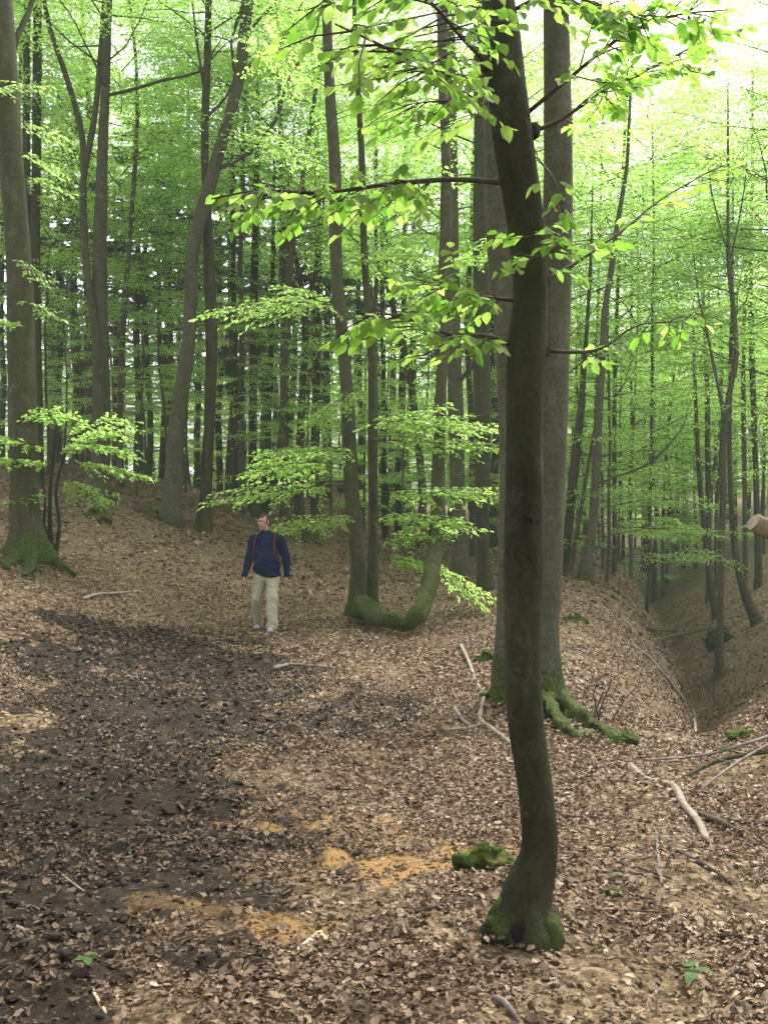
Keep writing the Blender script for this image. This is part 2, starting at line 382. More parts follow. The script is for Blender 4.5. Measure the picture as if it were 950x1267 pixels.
def spray(p0, p1, width, L, ntw, spacing, droop=.08, tilt=.3, up=(0, 0, 1), bare=.12, leafdroop=.25):
    """one flat beech spray. returns leaves (P,D,N,L) and twigs (A,B,ra,rb)"""
    p0 = np.asarray(p0, float); p1 = np.asarray(p1, float); ax = p1 - p0; ln = np.linalg.norm(ax); a = ax / ln
    up = np.asarray(up, float); s = np.cross(up, a); s /= max(np.linalg.norm(s), 1e-6); u2 = np.cross(a, s)
    u2 = nrm(u2 + rng.normal(0, .12, 3))
    s = nrm(np.cross(u2, a))
    def pt(t):
        t = np.asarray(t)[:, None]
        return p0 + ax * t + np.array([0, 0, -1.]) * droop * ln * t ** 2 + s * .03 * ln * np.sin(t * 7 + p0[0] * 5)
    tk = bare + (1 - bare) * (np.arange(ntw) + rng.uniform(.2, .8, ntw)) / ntw
    sg = np.where(np.arange(ntw) % 2 == 0, 1., -1.)
    Abase = pt(tk); ang = R(48) * rng.uniform(.7, 1.25, ntw)
    tw = a * np.cos(ang)[:, None] + s * (sg * np.sin(ang))[:, None] + rng.normal(0, .1, (ntw, 3)) - np.array([0, 0, .12])
    tw = nrm(tw)
    tl = width * (.35 + .65 * np.sin(np.pi * np.clip(tk * .8 + .12, 0, 1))) * (1 - .45 * tk) * rng.uniform(.6, 1.25, ntw)
    # terminal shoot counts as one more twig
    Abase = np.vstack([Abase, pt([.85])]); tw = np.vstack([tw, nrm(a - np.array([0, 0, .1]))]); tl = np.append(tl, ln * .2)
    m = np.maximum(2, (tl / spacing).astype(int)); tot = m.sum(); idx = np.repeat(np.arange(len(tl)), m)
    k = np.arange(tot) - np.repeat(np.cumsum(m) - m, m)
    fr = (k + .8) / m[idx] + rng.normal(0, .04, tot)
    fr = np.clip(fr, .12, 1.02)
    dz = np.array([0, 0, -1.])
    Pl = Abase[idx] + tw[idx] * (tl[idx] * fr)[:, None] + dz * (.10 * tl[idx] * fr ** 2)[:, None]
    perp = nrm(np.cross(u2, tw))
    sl = np.where(k % 2 == 0, 1., -1.); last = (k == m[idx] - 1)
    D = tw[idx] * .75 + perp[idx] * (sl * np.where(last, .1, .8))[:, None] + rng.normal(0, .18, (tot, 3)) + dz * (leafdroop * rng.uniform(0, 1.6, tot))[:, None]
    N = u2 + rng.normal(0, tilt, (tot, 3))
    LL = L * rng.uniform(.65, 1.15, tot)
    ts = np.linspace(0, 1, 6); ap = pt(ts); r0 = .006 * ln
    A_ = np.vstack([ap[:-1], Abase]); B_ = np.vstack([ap[1:], Abase + tw * tl[:, None] + dz * (.1 * tl)[:, None]])
    ra = np.concatenate([r0 * (1 - .8 * ts[:-1]), np.full(len(tl), r0 * .3)]); rb = np.concatenate([r0 * (1 - .8 * ts[1:]), np.full(len(tl), r0 * .12)])
    return (Pl, D, N, LL), (A_, B_, ra, rb)
class Fol:
    """collects sprays into one foliage mesh"""
    def __init__(s): s.lv = []; s.tw = []; s.tubes = []
    def spray(s, *a, **k):
        l, t = spray(*a, **k); s.lv.append(l); s.tw.append(t)
    def tube(s, pts, **k):
        v, f, _ = tube(pts, **k); s.tubes.append((v, f))
    def mesh(s, name, leafm, barkm, fine=False, shade=(0, 1), ratio=.62, keep=1.0):
        Pl, D, N, L = (np.concatenate([x[i] for x in s.lv]) for i in range(4))
        if keep < 1:
            q = rng.random(len(Pl)) < keep; Pl, D, N, L = Pl[q], D[q], N[q], L[q]
        v1, f1, k = leaf_geo(Pl, D, N, L, ratio, fine)
        A_, B_, ra, rb = (np.concatenate([x[i] for x in s.tw]) for i in range(4))
        v2, f2 = prisms(A_, B_, ra, rb)
        parts = [(v2, f2)] + s.tubes
        vb, fb = merge(parts)
        nb = sum(len(f) for f in fb)
        F_all = [f for f in fb] + [f1[0] + len(vb)]
        V = np.vstack([vb, v1])
        sh = np.repeat(np.clip(rng.normal((shade[0] + shade[1]) / 2, (shade[1] - shade[0]) / 3.2, len(Pl)), 0, 1), k)
        mi = np.concatenate([np.ones(nb), np.zeros(len(f1[0]))]); sa = np.concatenate([np.zeros(nb), sh])
        me = mesh_np(name, V, F_all, [leafm, barkm], mi, {'shade': ('FACE', sa)}, smooth=False)
        return me

# ------------------------------------------------------------------ ground
def axis_lines(a, b, fine, lo, hi, growth):
    x = list(np.arange(a, b + 1e-6, fine)); d = fine
    while x[-1] < hi: d = min(d * growth, 6); x.append(x[-1] + d)
    d = fine; y = [a]
    while y[-1] > lo: d = min(d * growth, 6); y.append(y[-1] - d)
    return np.array(y[::-1][:-1] + x)
gx = axis_lines(-3.2, 4.2, .032, -130, 130, 1.035); gy = axis_lines(2.9, 11.5, .032, -30, 190, 1.022)
XX, YY = np.meshgrid(gx, gy, indexing='xy'); ZZ = hgt(XX, YY)
nx, ny = len(gx), len(gy)
ii = (np.arange(ny - 1)[:, None] * nx + np.arange(nx - 1)[None]).ravel()
GQ = np.stack([ii, ii + 1, ii + nx + 1, ii + nx], -1)
moss_spots = []                                            # filled before the ground is built (x, y, radius)
def build_ground():
    X, Y_ = XX.ravel(), YY.ravel()
    mo = np.zeros(len(X))
    for x, y, r in moss_spots: mo = np.maximum(mo, .75 * np.exp(-((X - x) ** 2 + (Y_ - y) ** 2) / (r * r)))
    ax = np.interp(Y_, GY, GX); u = X - ax
    bare = (np.exp(-(u / 1.1) ** 2) * .9 + .55 * np.exp(-((u + 1.1) / .8) ** 2)) * sstep(9.5, 12, Y_) * np.clip(.7 + 1.2 * fbm(X * .9, Y_ * .9, 3), 0, 1)
    me = mesh_np('ground', np.stack([X, Y_, ZZ.ravel()], -1), [GQ], [M_ground], None,
                 {'mud': ('POINT', mud(X, Y_)), 'sawdust': ('POINT', sawdust(X, Y_)), 'moss': ('POINT', mo), 'bare': ('POINT', np.clip(bare, 0, 1))})
    g = ob('ground', me); tag(g, kind='structure', label='leaf strewn forest floor with a churned muddy track and a ravine')
    return g

# ------------------------------------------------------------------ trees
def moss_relief(V, ms, amp, sc):
    d = np.stack([fbm(V[:, 0] * sc + V[:, 2] * sc * .8 + k * 31, V[:, 1] * sc + V[:, 2] * sc + k * 7, 4) for k in range(3)], -1)
    return V + d * (amp * np.clip(ms * 1.6, 0, 1))[:, None]
def trunk_part(root, pts, Y, bark, seg=12, step=.3, flare=.5, flare_h=.35, moss_h=.5, moss=.55, rough=.05, name='trunk', extend=7, seed=0, lobes=5, mfilm=0., below=.25):
    """pts: rows (px, py, width px[, depth offset]) from the base up; built where the trunk stands"""
    q = []
    for r in pts:
        d = Y + (r[3] if len(r) > 3 else 0); p = P(r[0], r[1], d); q.append([p.x, p.y, p.z, r[2] / F * d / 2])
    if below:
        b = list(q[0]); b[2] -= below; q.insert(0, b)
    if extend:
        a, b = np.array(q[-2]), np.array(q[-1]); d = b[:3] - a[:3]; d /= np.linalg.norm(d); d = nrm(d + np.array([0, 0, 1.2]))
        for k in (1, 2): q.append([*(b[:3] + d * extend * k / 2), b[3] * (1 - .4 * k)])
    o = np.array(root.location); q = np.array(q); q[:, :3] -= o
    V, Fc, dist = tube(q, seg, step, rough, flare, flare_h, lobes, seed)
    z = V[:, 2]
    ms = moss * np.exp(-np.maximum(z, 0) / max(moss_h, .01)) + mfilm
    if seg > 14: V = moss_relief(V, ms, .03 if seg < 30 else .012, 9 if seg < 30 else 22)
    me = mesh_np(name, V, Fc, [bark], None, {'moss': ('POINT', ms)})
    return ob(name, me, root)

# shared crowns -----------------------------------------------------
def canopy_crown(seed, H=13, rad=4.2, limbs=26, L=.12, low=False):
    global rng
    keep = rng; rng = np.random.default_rng(seed); f = Fol()
    for i in range(limbs):
        t = (i + rng.random()) / limbs; z0 = H * t * .85; az = i * 2.4 + rng.normal(0, .4)
        ln = rad * (1 - .55 * t) * rng.uniform(.7, 1.15); el = R(rng.uniform(-4, 16) if low else rng.uniform(18, 50))
        d = np.array([math.cos(az) * math.cos(el), math.sin(az) * math.cos(el), math.sin(el)])
        q = [[0, 0, z0, .007 * ln + .004]]; p = np.array([0, 0, z0])
        for k in range(1, 5):
            dd = d.copy(); dd[2] += (.10 if not low else -.07) * (k - 2) + rng.normal(0, .06); dd[:2] += rng.normal(0, .1, 2)
            p = p + dd * ln / 4; q.append([*p, (.007 * ln + .004) * (1 - .22 * k)])
        f.tube(q, seg=4, step=.7, rough=0, cap=False)
        q = np.array(q)[:, :3]
        ns = int(ln * 2.6) + 2
        for k in range(ns):
            tt = .25 + .75 * (k + .5) / ns; a = q[min(int(tt * 4), 3)] * (1 - tt * 4 % 1) + q[min(int(tt * 4) + 1, 4)] * (tt * 4 % 1)
            az2 = az + (1 if k % 2 else -1) * rng.uniform(.3, 1.1); l2 = rng.uniform(.9, 1.7) * (1 - .3 * t)
            e2 = rng.uniform(-.12, .14)
            l2 *= 1.15; b = a + l2 * np.array([math.cos(az2), math.sin(az2), e2])
            f.spray(a, b, l2 * .6, L, int(l2 * 9), L * .85, droop=.09, tilt=.33)
    me = f.mesh('crown', M_leaf, M_bark, keep=.85); rng = keep
    return me
CROWNS = [canopy_crown(100 + i, 13 + i % 3, 4.2 + .4 * (i % 2), 25) for i in range(5)]
LOW = [canopy_crown(200 + i, 7 + i, 3.0, 17, .10, True) for i in range(3)]
def spruce_crown(seed, H=15):
    global rng
    keep = rng; rng = np.random.default_rng(seed); lv = []; tw = []
    for i in range(90):
        t = min(1, max(0, (i + rng.normal(0, 2.5)) / 90)); z0 = H * t; az = rng.uniform(0, 6.28); ln = (2.6 * (1 - t) + .35) * rng.uniform(.45, 1.15)
        dense = t > .22
        d = np.array([math.cos(az), math.sin(az), -.25 + rng.normal(0, .1)]); a = np.array([0, 0, z0]); b = a + d * ln
        mid = (a + b) / 2 + np.array([0, 0, .12 * ln])
        tw.append((np.array([a, mid]), np.array([mid, b]), np.array([.015, .01]), np.array([.01, .004])))
        n = int(ln * (95 if dense else 12))
        s = rng.uniform(.15, 1, n); sd_ = np.where(np.arange(n) % 2 == 0, 1., -1.)
        side = np.array([-math.sin(az), math.cos(az), 0])
        Pn = a + (b - a) * s[:, None] + np.array([0, 0, 1.]) * (.4 * ln * s * (1 - s))[:, None]
        D = d * .6 + side * sd_[:, None] * rng.uniform(.3, .9, n)[:, None] + np.array([0, 0, -1.]) * rng.uniform(.1, .8, n)[:, None]
        lv.append((Pn, D, np.array([0, 0, 1.]) + rng.normal(0, .3, (n, 3)), rng.uniform(.14, .36, n)))
    f = Fol(); f.lv = lv; f.tw = tw
    me = f.mesh('crown', M_needle, M_spruce, ratio=.22); rng = keep
    return me
SPR = [spruce_crown(300 + i) for i in range(3)]
def crown_on(root, me, z, s=1., rz=0, sx=None, x=0, y=0, kind='stuff', sq=.72):
    o = ob('crown', me, root, (x, y, z)); o.scale = (sx or s, sx or s, s * sq); o.rotation_euler = (0, 0, rz); o['kind'] = kind
    return o
def beech(label, base, stems, crown=None, cz=7, cs=1., bark=None, group=None, name='beech_tree', cat='tree', seed=0, limbs=(), **kw):
    g = hit(*base); Y = g.y
    root = thing(name, label, cat, g, group)
    for i, s in enumerate(stems): trunk_part(root, s, Y, bark or M_bark, seed=seed + i, **kw)
    for i, s in enumerate(limbs):
        trunk_part(root, s, Y, bark or M_bark, seed=seed + 20 + i, seg=7, step=.3, flare=0, moss=0, name='limb', extend=1.2, below=0)
    if crown is not None:
        cx, cy = 0, 0
        p = stems[0][-1]; d = Y + (p[3] if len(p) > 3 else 0); q = P(p[0], p[1], d); cx = (q.x - g.x) * .8
        crown_on(root, crown, cz, cs, rz=seed * 1.7, x=cx, y=cy)
    moss_spots.append((g.x, g.y - .15, .5))
    return root, Y

# the two stemmed big beech behind the slim leaning one
big, YB = beech('thick grey twin stemmed beech with mossy buttress roots directly behind the slim crooked beech', (652, 868),
    [[(640, 862, 62), (634, 830, 46), (634, 780, 42), (636, 600, 38), (632, 430, 38), (622, 300, 41), (618, 200, 40), (614, 50, 36), (612, -60, 33)],
     [(660, 868, 66, .05), (666, 830, 50, .05), (668, 780, 46, .05), (675, 700, 41, .1), (683, 500, 39, .15), (689, 300, 37, .2), (690, 200, 35, .2), (689, 100, 33, .2), (687, -60, 30, .2)]],
    CROWNS[0], 9.5, 1.0, M_bark_grey, seed=1, seg=28, step=.1, flare=.55, flare_h=.28, moss_h=.42, moss=1.0, rough=.035, lobes=5)
def rootlet(root, pts, r0, r1, Y, seed):
    q = []
    for i, (px, py) in enumerate(pts):
        g = hit(px, py, 4); q.append([g.x, g.y, g.z + (r0 * .35 if i else r0 * 1.2), r0 + (r1 - r0) * i / (len(pts) - 1)])
    q = np.array(q); q[:, :3] -= np.array(root.location)
    V, Fc, d = tube(q, 14, .03, .3, seed=seed); V = moss_relief(V, np.full(len(V), .8), .05, 9)
    ob('root', mesh_np('root', V, Fc, [M_bark], None, {'moss': ('POINT', np.full(len(V), .62))}), root)
rootlet(big, [(672, 850), (700, 880), (730, 900), (765, 918), (790, 925)], .095, .03, YB, 1)
rootlet(big, [(665, 862), (690, 895), (712, 915)], .085, .03, YB, 2)
rootlet(big, [(635, 850), (612, 862), (598, 868)], .085, .04, YB, 3)
rootlet(big, [(650, 868), (655, 895), (650, 915)], .08, .03, YB, 4)
for px, py, r in ((750, 905, .35), (700, 900, .4), (610, 855, .4), (785, 920, .3), (600, 810, .3)):
    g = hit(px, py); moss_spots.append((g.x, g.y, r))

# pair with the J shaped stem
pair, YP = beech('slim beech pair sharing a mossy base with a third stem bent out in a U', (450, 762),
    [[(443, 762, 30), (443, 735, 23), (443, 700, 20), (436, 620, 18), (431, 520, 18), (428, 471, 17), (420, 380, 16), (416, 320, 15), (414, 202, 15), (409, 126, 14), (405, 40, 12), (404, -20, 12)],
     [(458, 758, 22, .2), (461, 701, 14, .25), (462, 640, 12, .3), (461, 560, 12, .3), (461, 446, 12, .3), (455, 380, 10, .3), (450, 300, 9, .3), (448, 202, 8, .3), (445, 150, 7, .3), (440, 50, 6, .3), (438, -40, 6, .3)]],
    None, seed=5, seg=16, step=.12, flare=.35, flare_h=.25, moss_h=.6, moss=.95, rough=.06)
DU = hit(503, 786).y - YP - .1
u = trunk_part(pair, [(445, 748, 26), (458, 757, 24, DU * .5), (472, 767, 18, DU * .9), (486, 769, 22, DU), (500, 774, 19, DU), (515, 763, 24, DU), (527, 738, 18, DU * .85), (533, 715, 21, DU * .7), (537, 690, 16, DU * .5), (539, 650, 16, DU * .2), (543, 572, 15), (547, 471, 14), (550, 400, 13), (551, 300, 13), (551, 177, 13), (548, 100, 12), (547, -20, 11)],
    YP, M_bark, seg=16, step=.1, flare=0, moss=.78, moss_h=1.5, below=0, rough=.28, seed=9, mfilm=.05)
# far end hanging mossy twig of the bent stem
# sprays on the pair
def px_spray(f, a, b, wpx, L, ntw, sp, root, **k):
    A, B = P(*a), P(*b); o = root.location
    f.spray(np.array(A - o), np.array(B - o), wpx / F * a[2], L, ntw, sp, **k)
f = Fol(); Yp = YP
for a, b, wd in [((440, 530, Yp), (560, 505, Yp - 1.2), 75), ((460, 525, Yp), (618, 520, Yp - .6), 70), ((460, 545, Yp), (616, 545, Yp - .3), 60), ((430, 600, Yp), (268, 605, Yp - 1.5), 75),
                 ((436, 560, Yp), (330, 552, Yp - 1.0), 60), ((430, 580, Yp), (310, 575, Yp - .5), 65), ((436, 640, Yp), (345, 648, Yp - 1.2), 60), ((462, 615, Yp), (605, 600, Yp - .8), 70), ((462, 640, Yp), (570, 640, Yp - 1.0), 70),
                 ((470, 668, Yp), (540, 655, Yp - .9), 55), ((530, 690, Yp), (600, 745, Yp - .2), 50), ((480, 690, Yp), (540, 700, Yp - .7), 45), ((420, 382, Yp), (268, 372, Yp - 1.5), 70),
                 ((420, 378, Yp), (350, 360, Yp + 1), 70), ((425, 400, Yp), (520, 398, Yp - .5), 60), ((440, 480, Yp), (390, 520, Yp - .8), 45), ((412, 210, Yp), (330, 170, Yp + .5), 80), ((410, 150, Yp), (500, 120, Yp + .6), 90),
                 ((408, 110, Yp), (330, 60, Yp + .4), 90), ((448, 230, Yp), (520, 190, Yp - .5), 80), ((407, 60, Yp), (470, 20, Yp + .4), 80), ((418, 330, Yp), (490, 310, Yp + .5), 70), ((550, 330, Yp), (620, 300, Yp + .4), 70), ((550, 250, Yp), (480, 235, Yp + .4), 70)]:
    px_spray(f, a, b, wd * 1.25, .085, 24, .048, pair, droop=.07, tilt=.33, leafdroop=.22)
    a2 = (a[0], a[1] - 5, a[2]); b2 = (b[0] * .93 + a[0] * .07, b[1] - 12 + 6 * rng.random(), b[2] + rng.uniform(-.7, .7))
    px_spray(f, a2, b2, wd * 1.1, .08, 18, .052, pair, droop=.07, tilt=.33, leafdroop=.22)
o = ob('crown', f.mesh('crown', M_leaf, M_twig, fine=True, shade=(.25, 1)), pair); o['kind'] = 'stuff'

# large beech at the edge of the slope
T6, Y6 = beech('stout smooth beech with bright green moss round its foot, on the slope at photo edge', (36, 692),
    [[(37, 692, 50), (34, 655, 38), (31, 623, 35), (29, 522, 34), (26, 396, 32), (23, 320, 31), (15, 202, 29), (9, 101, 27), (3, 0, 25), (-1, -50, 24)]],
    None, bark=M_bark, seed=12, seg=22, step=.15, flare=.75, flare_h=.35, moss_h=.55, moss=1.05, rough=.035,
    limbs=[[(13, 75, 9), (22, 45, 8, .2), (36, 15, 7, .4), (44, -10, 6, .5)]])
f = Fol()
for a, b, wd in [((14, 110, Y6), (-40, 100, Y6 - 1), 50), ((18, 115, Y6), (42, 95, Y6 - 1.2), 45), ((22, 160, Y6), (72, 158, Y6 - .4), 40), ((22, 190, Y6), (70, 200, Y6 - .5), 45), ((24, 215, Y6), (78, 228, Y6 - .5), 45), ((25, 318, Y6), (58, 345, Y6 - .8), 30), ((26, 400, Y6), (-15, 390, Y6 - .8), 50), ((26, 370, Y6), (70, 385, Y6 - .5), 30)]:
    px_spray(f, a, b, wd * 1.2, .085, 17, .05, T6, droop=.10)
o = ob('crown', f.mesh('crown', M_leaf, M_twig, fine=True, shade=(.2, .9)), T6); o['kind'] = 'stuff'
rootlet(T6, [(55, 690), (75, 705), (92, 715)], .14, .05, Y6, 7)
rootlet(T6, [(25, 692), (15, 700), (8, 706)], .12, .05, Y6, 8)
rootlet(T6, [(40, 694), (38, 708), (32, 716)], .12, .04, Y6, 9)

# sapling beside it
g = hit(66, 694); Ys = g.y
sap = thing('beech_sapling', 'scrubby beech sapling with dark twiggy stems and flat leafy sprays beside the stout beech', 'sapling', g)
for i, s in enumerate([[(66, 694, 8), (62, 650, 6), (63, 600, 5), (70, 540, 4), (74, 500, 2)], [(68, 694, 6), (74, 650, 5), (70, 610, 4), (78, 570, 3), (90, 545, 2)], [(64, 690, 5), (55, 650, 4), (56, 620, 3), (50, 570, 2)]]):
    trunk_part(sap, s, Ys, M_bark_dark, seg=7, step=.12, flare=.3, moss_h=.2, moss=.4, rough=.12, name='stem', extend=0, seed=30 + i)
f = Fol()
for a, b, wd in [((66, 560, Ys), (-10, 530, Ys - .8), 60), ((70, 545, Ys), (150, 512, Ys - .5), 60), ((72, 550, Ys), (140, 545, Ys - .9), 60), ((74, 570, Ys), (178, 578, Ys - .6), 60), ((64, 575, Ys), (0, 560, Ys - .9), 60), ((70, 590, Ys), (130, 612, Ys - .5), 45), ((60, 610, Ys), (20, 615, Ys - .5), 28), ((80, 560, Ys), (120, 530, Ys + .5), 55), ((70, 530, Ys), (60, 505, Ys - .5), 40)]:
    px_spray(f, a, b, wd * 1.25, .085, 24, .048, sap, droop=.08)
for i in range(40):
    a = np.array([rng.normal(0, .12), rng.normal(0, .12), rng.uniform(.1, .9)]); d = np.array([rng.normal(0, .25), rng.normal(0, .2), rng.uniform(-.05, .25)])
    f.tw.append((a[None], (a + d)[None], np.array([.006]), np.array([.002])))
o = ob('foliage', f.mesh('foliage', M_leaf, M_twig, fine=True, shade=(.2, .9)), sap); o['kind'] = 'stuff'

# named trees of the middle distance: label, base pixel, stems, crown, crown height, bark, limbs
MID = [
 ('old beech with a pale split side stem and dark forked limb on the slope', (122, 618), [[(122, 618, 34), (124, 585, 25), (126, 500, 22), (124, 400, 20), (124, 300, 17), (127, 200, 14), (131, 100, 11), (135, -20, 9)],
   [(127, 520, 9, -.15), (121, 434, 9, -.3), (110, 350, 9, -.2), (104, 280, 9), (104, 220, 8), (115, 160, 8), (122, 100, 7), (131, -20, 6)]], 1, 10, M_bark, [[(104, 265, 8), (102, 170, 8), (84, 100, 7), (63, 38, 6), (53, -10, 5)], [(131, 118, 4), (160, 112, 4, -.4), (200, 100, 4, -.6), (248, 88, 3, -.8)]]),
 ('leaning beech that forks into a thick right stem and a long bare curved bough', (212, 646), [[(212, 646, 26), (215, 590, 22), (219, 522, 20), (231, 446, 18), (236, 380, 16), (238, 320, 16), (248, 270, 17), (262, 220, 17), (278, 164, 15), (295, 101, 14), (303, 38, 14), (309, -20, 12)]], 2, 11, M_bark_grey,
   [[(272, 208, 6), (290, 200, 6), (311, 187, 6), (341, 149, 5), (356, 101, 4), (388, 47, 3)], [(297, 95, 5), (320, 70, 4), (355, 45, 3)], [(303, 45, 5), (320, 25, 4), (340, 5, 3)], [(256, 145, 4), (280, 120, 3), (292, 95, 3)]]),
 ('straight slender beech with a mossy foot rising just beside the leaning forked beech', (252, 655), [[(252, 655, 20), (256, 605, 14), (257, 572, 13), (262, 446, 15), (260, 350, 14), (257, 280, 12), (254, 200, 10), (254, 150, 10), (257, 60, 9), (259, -20, 8)]], 3, 11, M_bark_dark, [[(256, 130, 4), (245, 60, 3), (238, 0, 2)]]),
 ('grey smooth trunk close behind the upright of the U bent stem', (571, 712), [[(571, 712, 22), (567, 640, 19), (564, 520, 19), (562, 430, 17), (560, 300, 15), (559, 150, 13), (556, -20, 11)]], 4, 8, M_bark_grey, [[(570, 470, 6, -.2), (585, 450, 5, -.4), (602, 435, 4, -.5)]]),
 ('straight brown trunk showing between the U bent beech and the big twin stemmed beech', (600, 730), [[(600, 730, 22), (598, 690, 16), (597, 650, 16), (597, 560, 20), (596, 470, 22), (595, 300, 19), (594, 120, 16), (592, -20, 14)]], 0, 9, M_bark_dark, []),
 ('tall slim trunk behind the stout mossy beech, darker of the two', (48, 600), [[(48, 600, 14), (47, 480, 12), (44, 300, 12), (46, 150, 11), (47, -20, 10)]], 1, 12, M_bark_dark, []),
 ('thin bare trunk half hidden behind the stout mossy beech', (36, 598), [[(36, 598, 12), (36, 480, 11), (34, 300, 10), (33, 150, 9), (34, -20, 8)]], None, 12, M_bark, []),
 ('slender beech at the rim of the ravine with a mossy foot, leaning to the light', (723, 718), [[(723, 718, 18), (728, 680, 13), (734, 639, 12), (738, 554, 11), (741, 497, 10), (745, 440, 9), (748, 384, 8), (757, 327, 7), (762, 285, 6), (774, 214, 5), (778, 150, 4), (782, 60, 3)]], None, 9, M_bark_grey, [[(736, 600, 4), (760, 590, 3, -.3), (800, 575, 3, -.5), (840, 535, 2, -.8)]]),
 ('clump of thin dark beech stems at the ravine rim beside the big twin beech', (698, 712), [[(698, 712, 11), (701, 667, 9), (711, 554, 8), (718, 500, 7), (724, 430, 5), (730, 330, 4)], [(695, 712, 8, .3), (694, 640, 6, .3), (692, 560, 5, .3), (700, 450, 4, .3)], [(704, 712, 7, -.2), (715, 650, 5, -.2), (730, 560, 4, -.2), (740, 500, 3, -.2)], [(700, 712, 6, .5), (708, 640, 4, .5), (716, 560, 4, .5), (722, 500, 3, .5)]], None, 7, M_bark_dark, []),
 ('pale thin beech forking into a V above the ravine bottom, nearest on that side', (889, 838), [[(889, 838, 13), (890, 780, 9), (892, 696, 8), (894, 600, 8), (895, 540, 8), (899, 500, 7), (905, 470, 7), (910, 440, 7), (907, 384, 6), (901, 327, 6), (900, 270, 4), (900, 180, 3)], [(895, 512, 5), (888, 480, 4), (880, 440, 4), (872, 400, 3), (864, 370, 2)]], None, 8, M_bark_grey, [[(902, 325, 3), (893, 290, 2), (880, 240, 2)], [(903, 320, 3), (912, 280, 2), (920, 235, 2)]]),
 ('thin stem leaning away from the pale V forked beech in the ravine', (886, 765), [[(886, 765, 9), (878, 720, 8), (870, 650, 6), (864, 580, 6), (861, 520, 5), (858, 440, 4)]], None, 6, M_bark_dark, []),
 ('upright grey pole tree just behind the pale V forked beech', (877, 745), [[(877, 745, 9), (876, 650, 7), (875, 560, 7), (874, 470, 6), (870, 380, 5), (866, 300, 4)]], 2, 9, M_bark, []),
 ('mossy beech with its foot curving out of the far ravine bank', (938, 772), [[(938, 772, 18), (925, 745, 13), (912, 700, 9), (905, 640, 7), (902, 560, 6), (903, 470, 5), (905, 380, 4)]], 3, 8, M_bark, []),
 ('thin straight pole beech on the far ravine bank, paler', (921, 735), [[(921, 735, 7), (921, 650, 6), (920, 560, 6), (919, 450, 5), (922, 330, 4)]], 4, 9, M_bark_grey, []),
 ('dark straight beech at the photo edge on the far ravine bank', (938, 728), [[(938, 728, 10), (936, 640, 8), (933, 540, 7), (930, 450, 7), (928, 320, 6), (930, 200, 4)]], 0, 9, M_bark_dark, []),
 ('dark beech standing midway up the ravine, in the middle of the gully', (797, 712), [[(797, 712, 9), (797, 640, 8), (796, 560, 7), (794, 480, 6), (790, 380, 5)]], 1, 9, M_bark_dark, []),
 ('leaning beech with a dark rootplate up the ravine', (832, 696), [[(834, 697, 10), (832, 640, 6), (826, 580, 5), (820, 500, 4), (815, 420, 3)], [(836, 697, 6, .4), (838, 640, 5, .4), (836, 560, 4, .4), (832, 480, 3, .4)]], 2, 8, M_bark_dark, []),
 ('mossy trunk base leaning right, behind the walking man', (314, 640), [[(314, 642, 14), (322, 622, 11), (332, 602, 10), (345, 560, 9), (352, 500, 8), (356, 420, 8), (357, 300, 7)]], None, 9, M_bark, []),
 ('dark straight trunk behind and just left of the walking man', (292, 628), [[(292, 628, 9), (294, 540, 7), (291, 440, 7), (289, 340, 6), (288, 220, 5)]], 4, 9, M_bark_dark, []),
 ('straight trunk right above the walking man', (314, 632), [[(313, 632, 11), (313, 540, 10), (314, 430, 10), (315, 330, 9), (318, 200, 7)]], 0, 9, M_bark_dark, []),
 ('thin dark trunk just right of the one above the walking man', (331, 634), [[(330, 634, 8), (332, 540, 7), (334, 480, 7), (337, 380, 6), (339, 250, 5)]], None, 9, M_bark_dark, []),
 ('brown trunk standing midway between the walking man and the slim beech pair', (353, 640), [[(353, 640, 12), (352, 540, 11), (352, 430, 11), (350, 330, 9), (349, 220, 7), (346, 120, 6)]], 1, 10, M_bark, []),
 ('slightly crooked trunk with a Y fork behind the low leaf sprays', (372, 645), [[(371, 645, 12), (371, 560, 10), (375, 470, 9), (378, 410, 9), (372, 350, 7), (362, 300, 5), (355, 240, 4)], [(376, 400, 5), (388, 350, 4), (398, 280, 3)]], None, 9, M_bark, []),
 ('tall brown trunk next to the slim beech pair on its uphill side', (391, 648), [[(390, 648, 13), (390, 560, 11), (392, 430, 10), (394, 330, 10), (392, 200, 8), (388, 80, 7)]], 2, 10, M_bark, []),
 ('thin dark trunk behind the low sprays between the beech pair and the U bent stem', (494, 665), [[(493, 665, 9), (493, 560, 8), (498, 440, 7), (500, 330, 6), (502, 200, 5)]], 3, 8, M_bark_dark, []),
 ('dark slim trunk just right of the beech pair', (476, 668), [[(476, 668, 8), (475, 560, 7), (474, 440, 6), (472, 300, 5)]], None, 8, M_bark_dark, []),
]
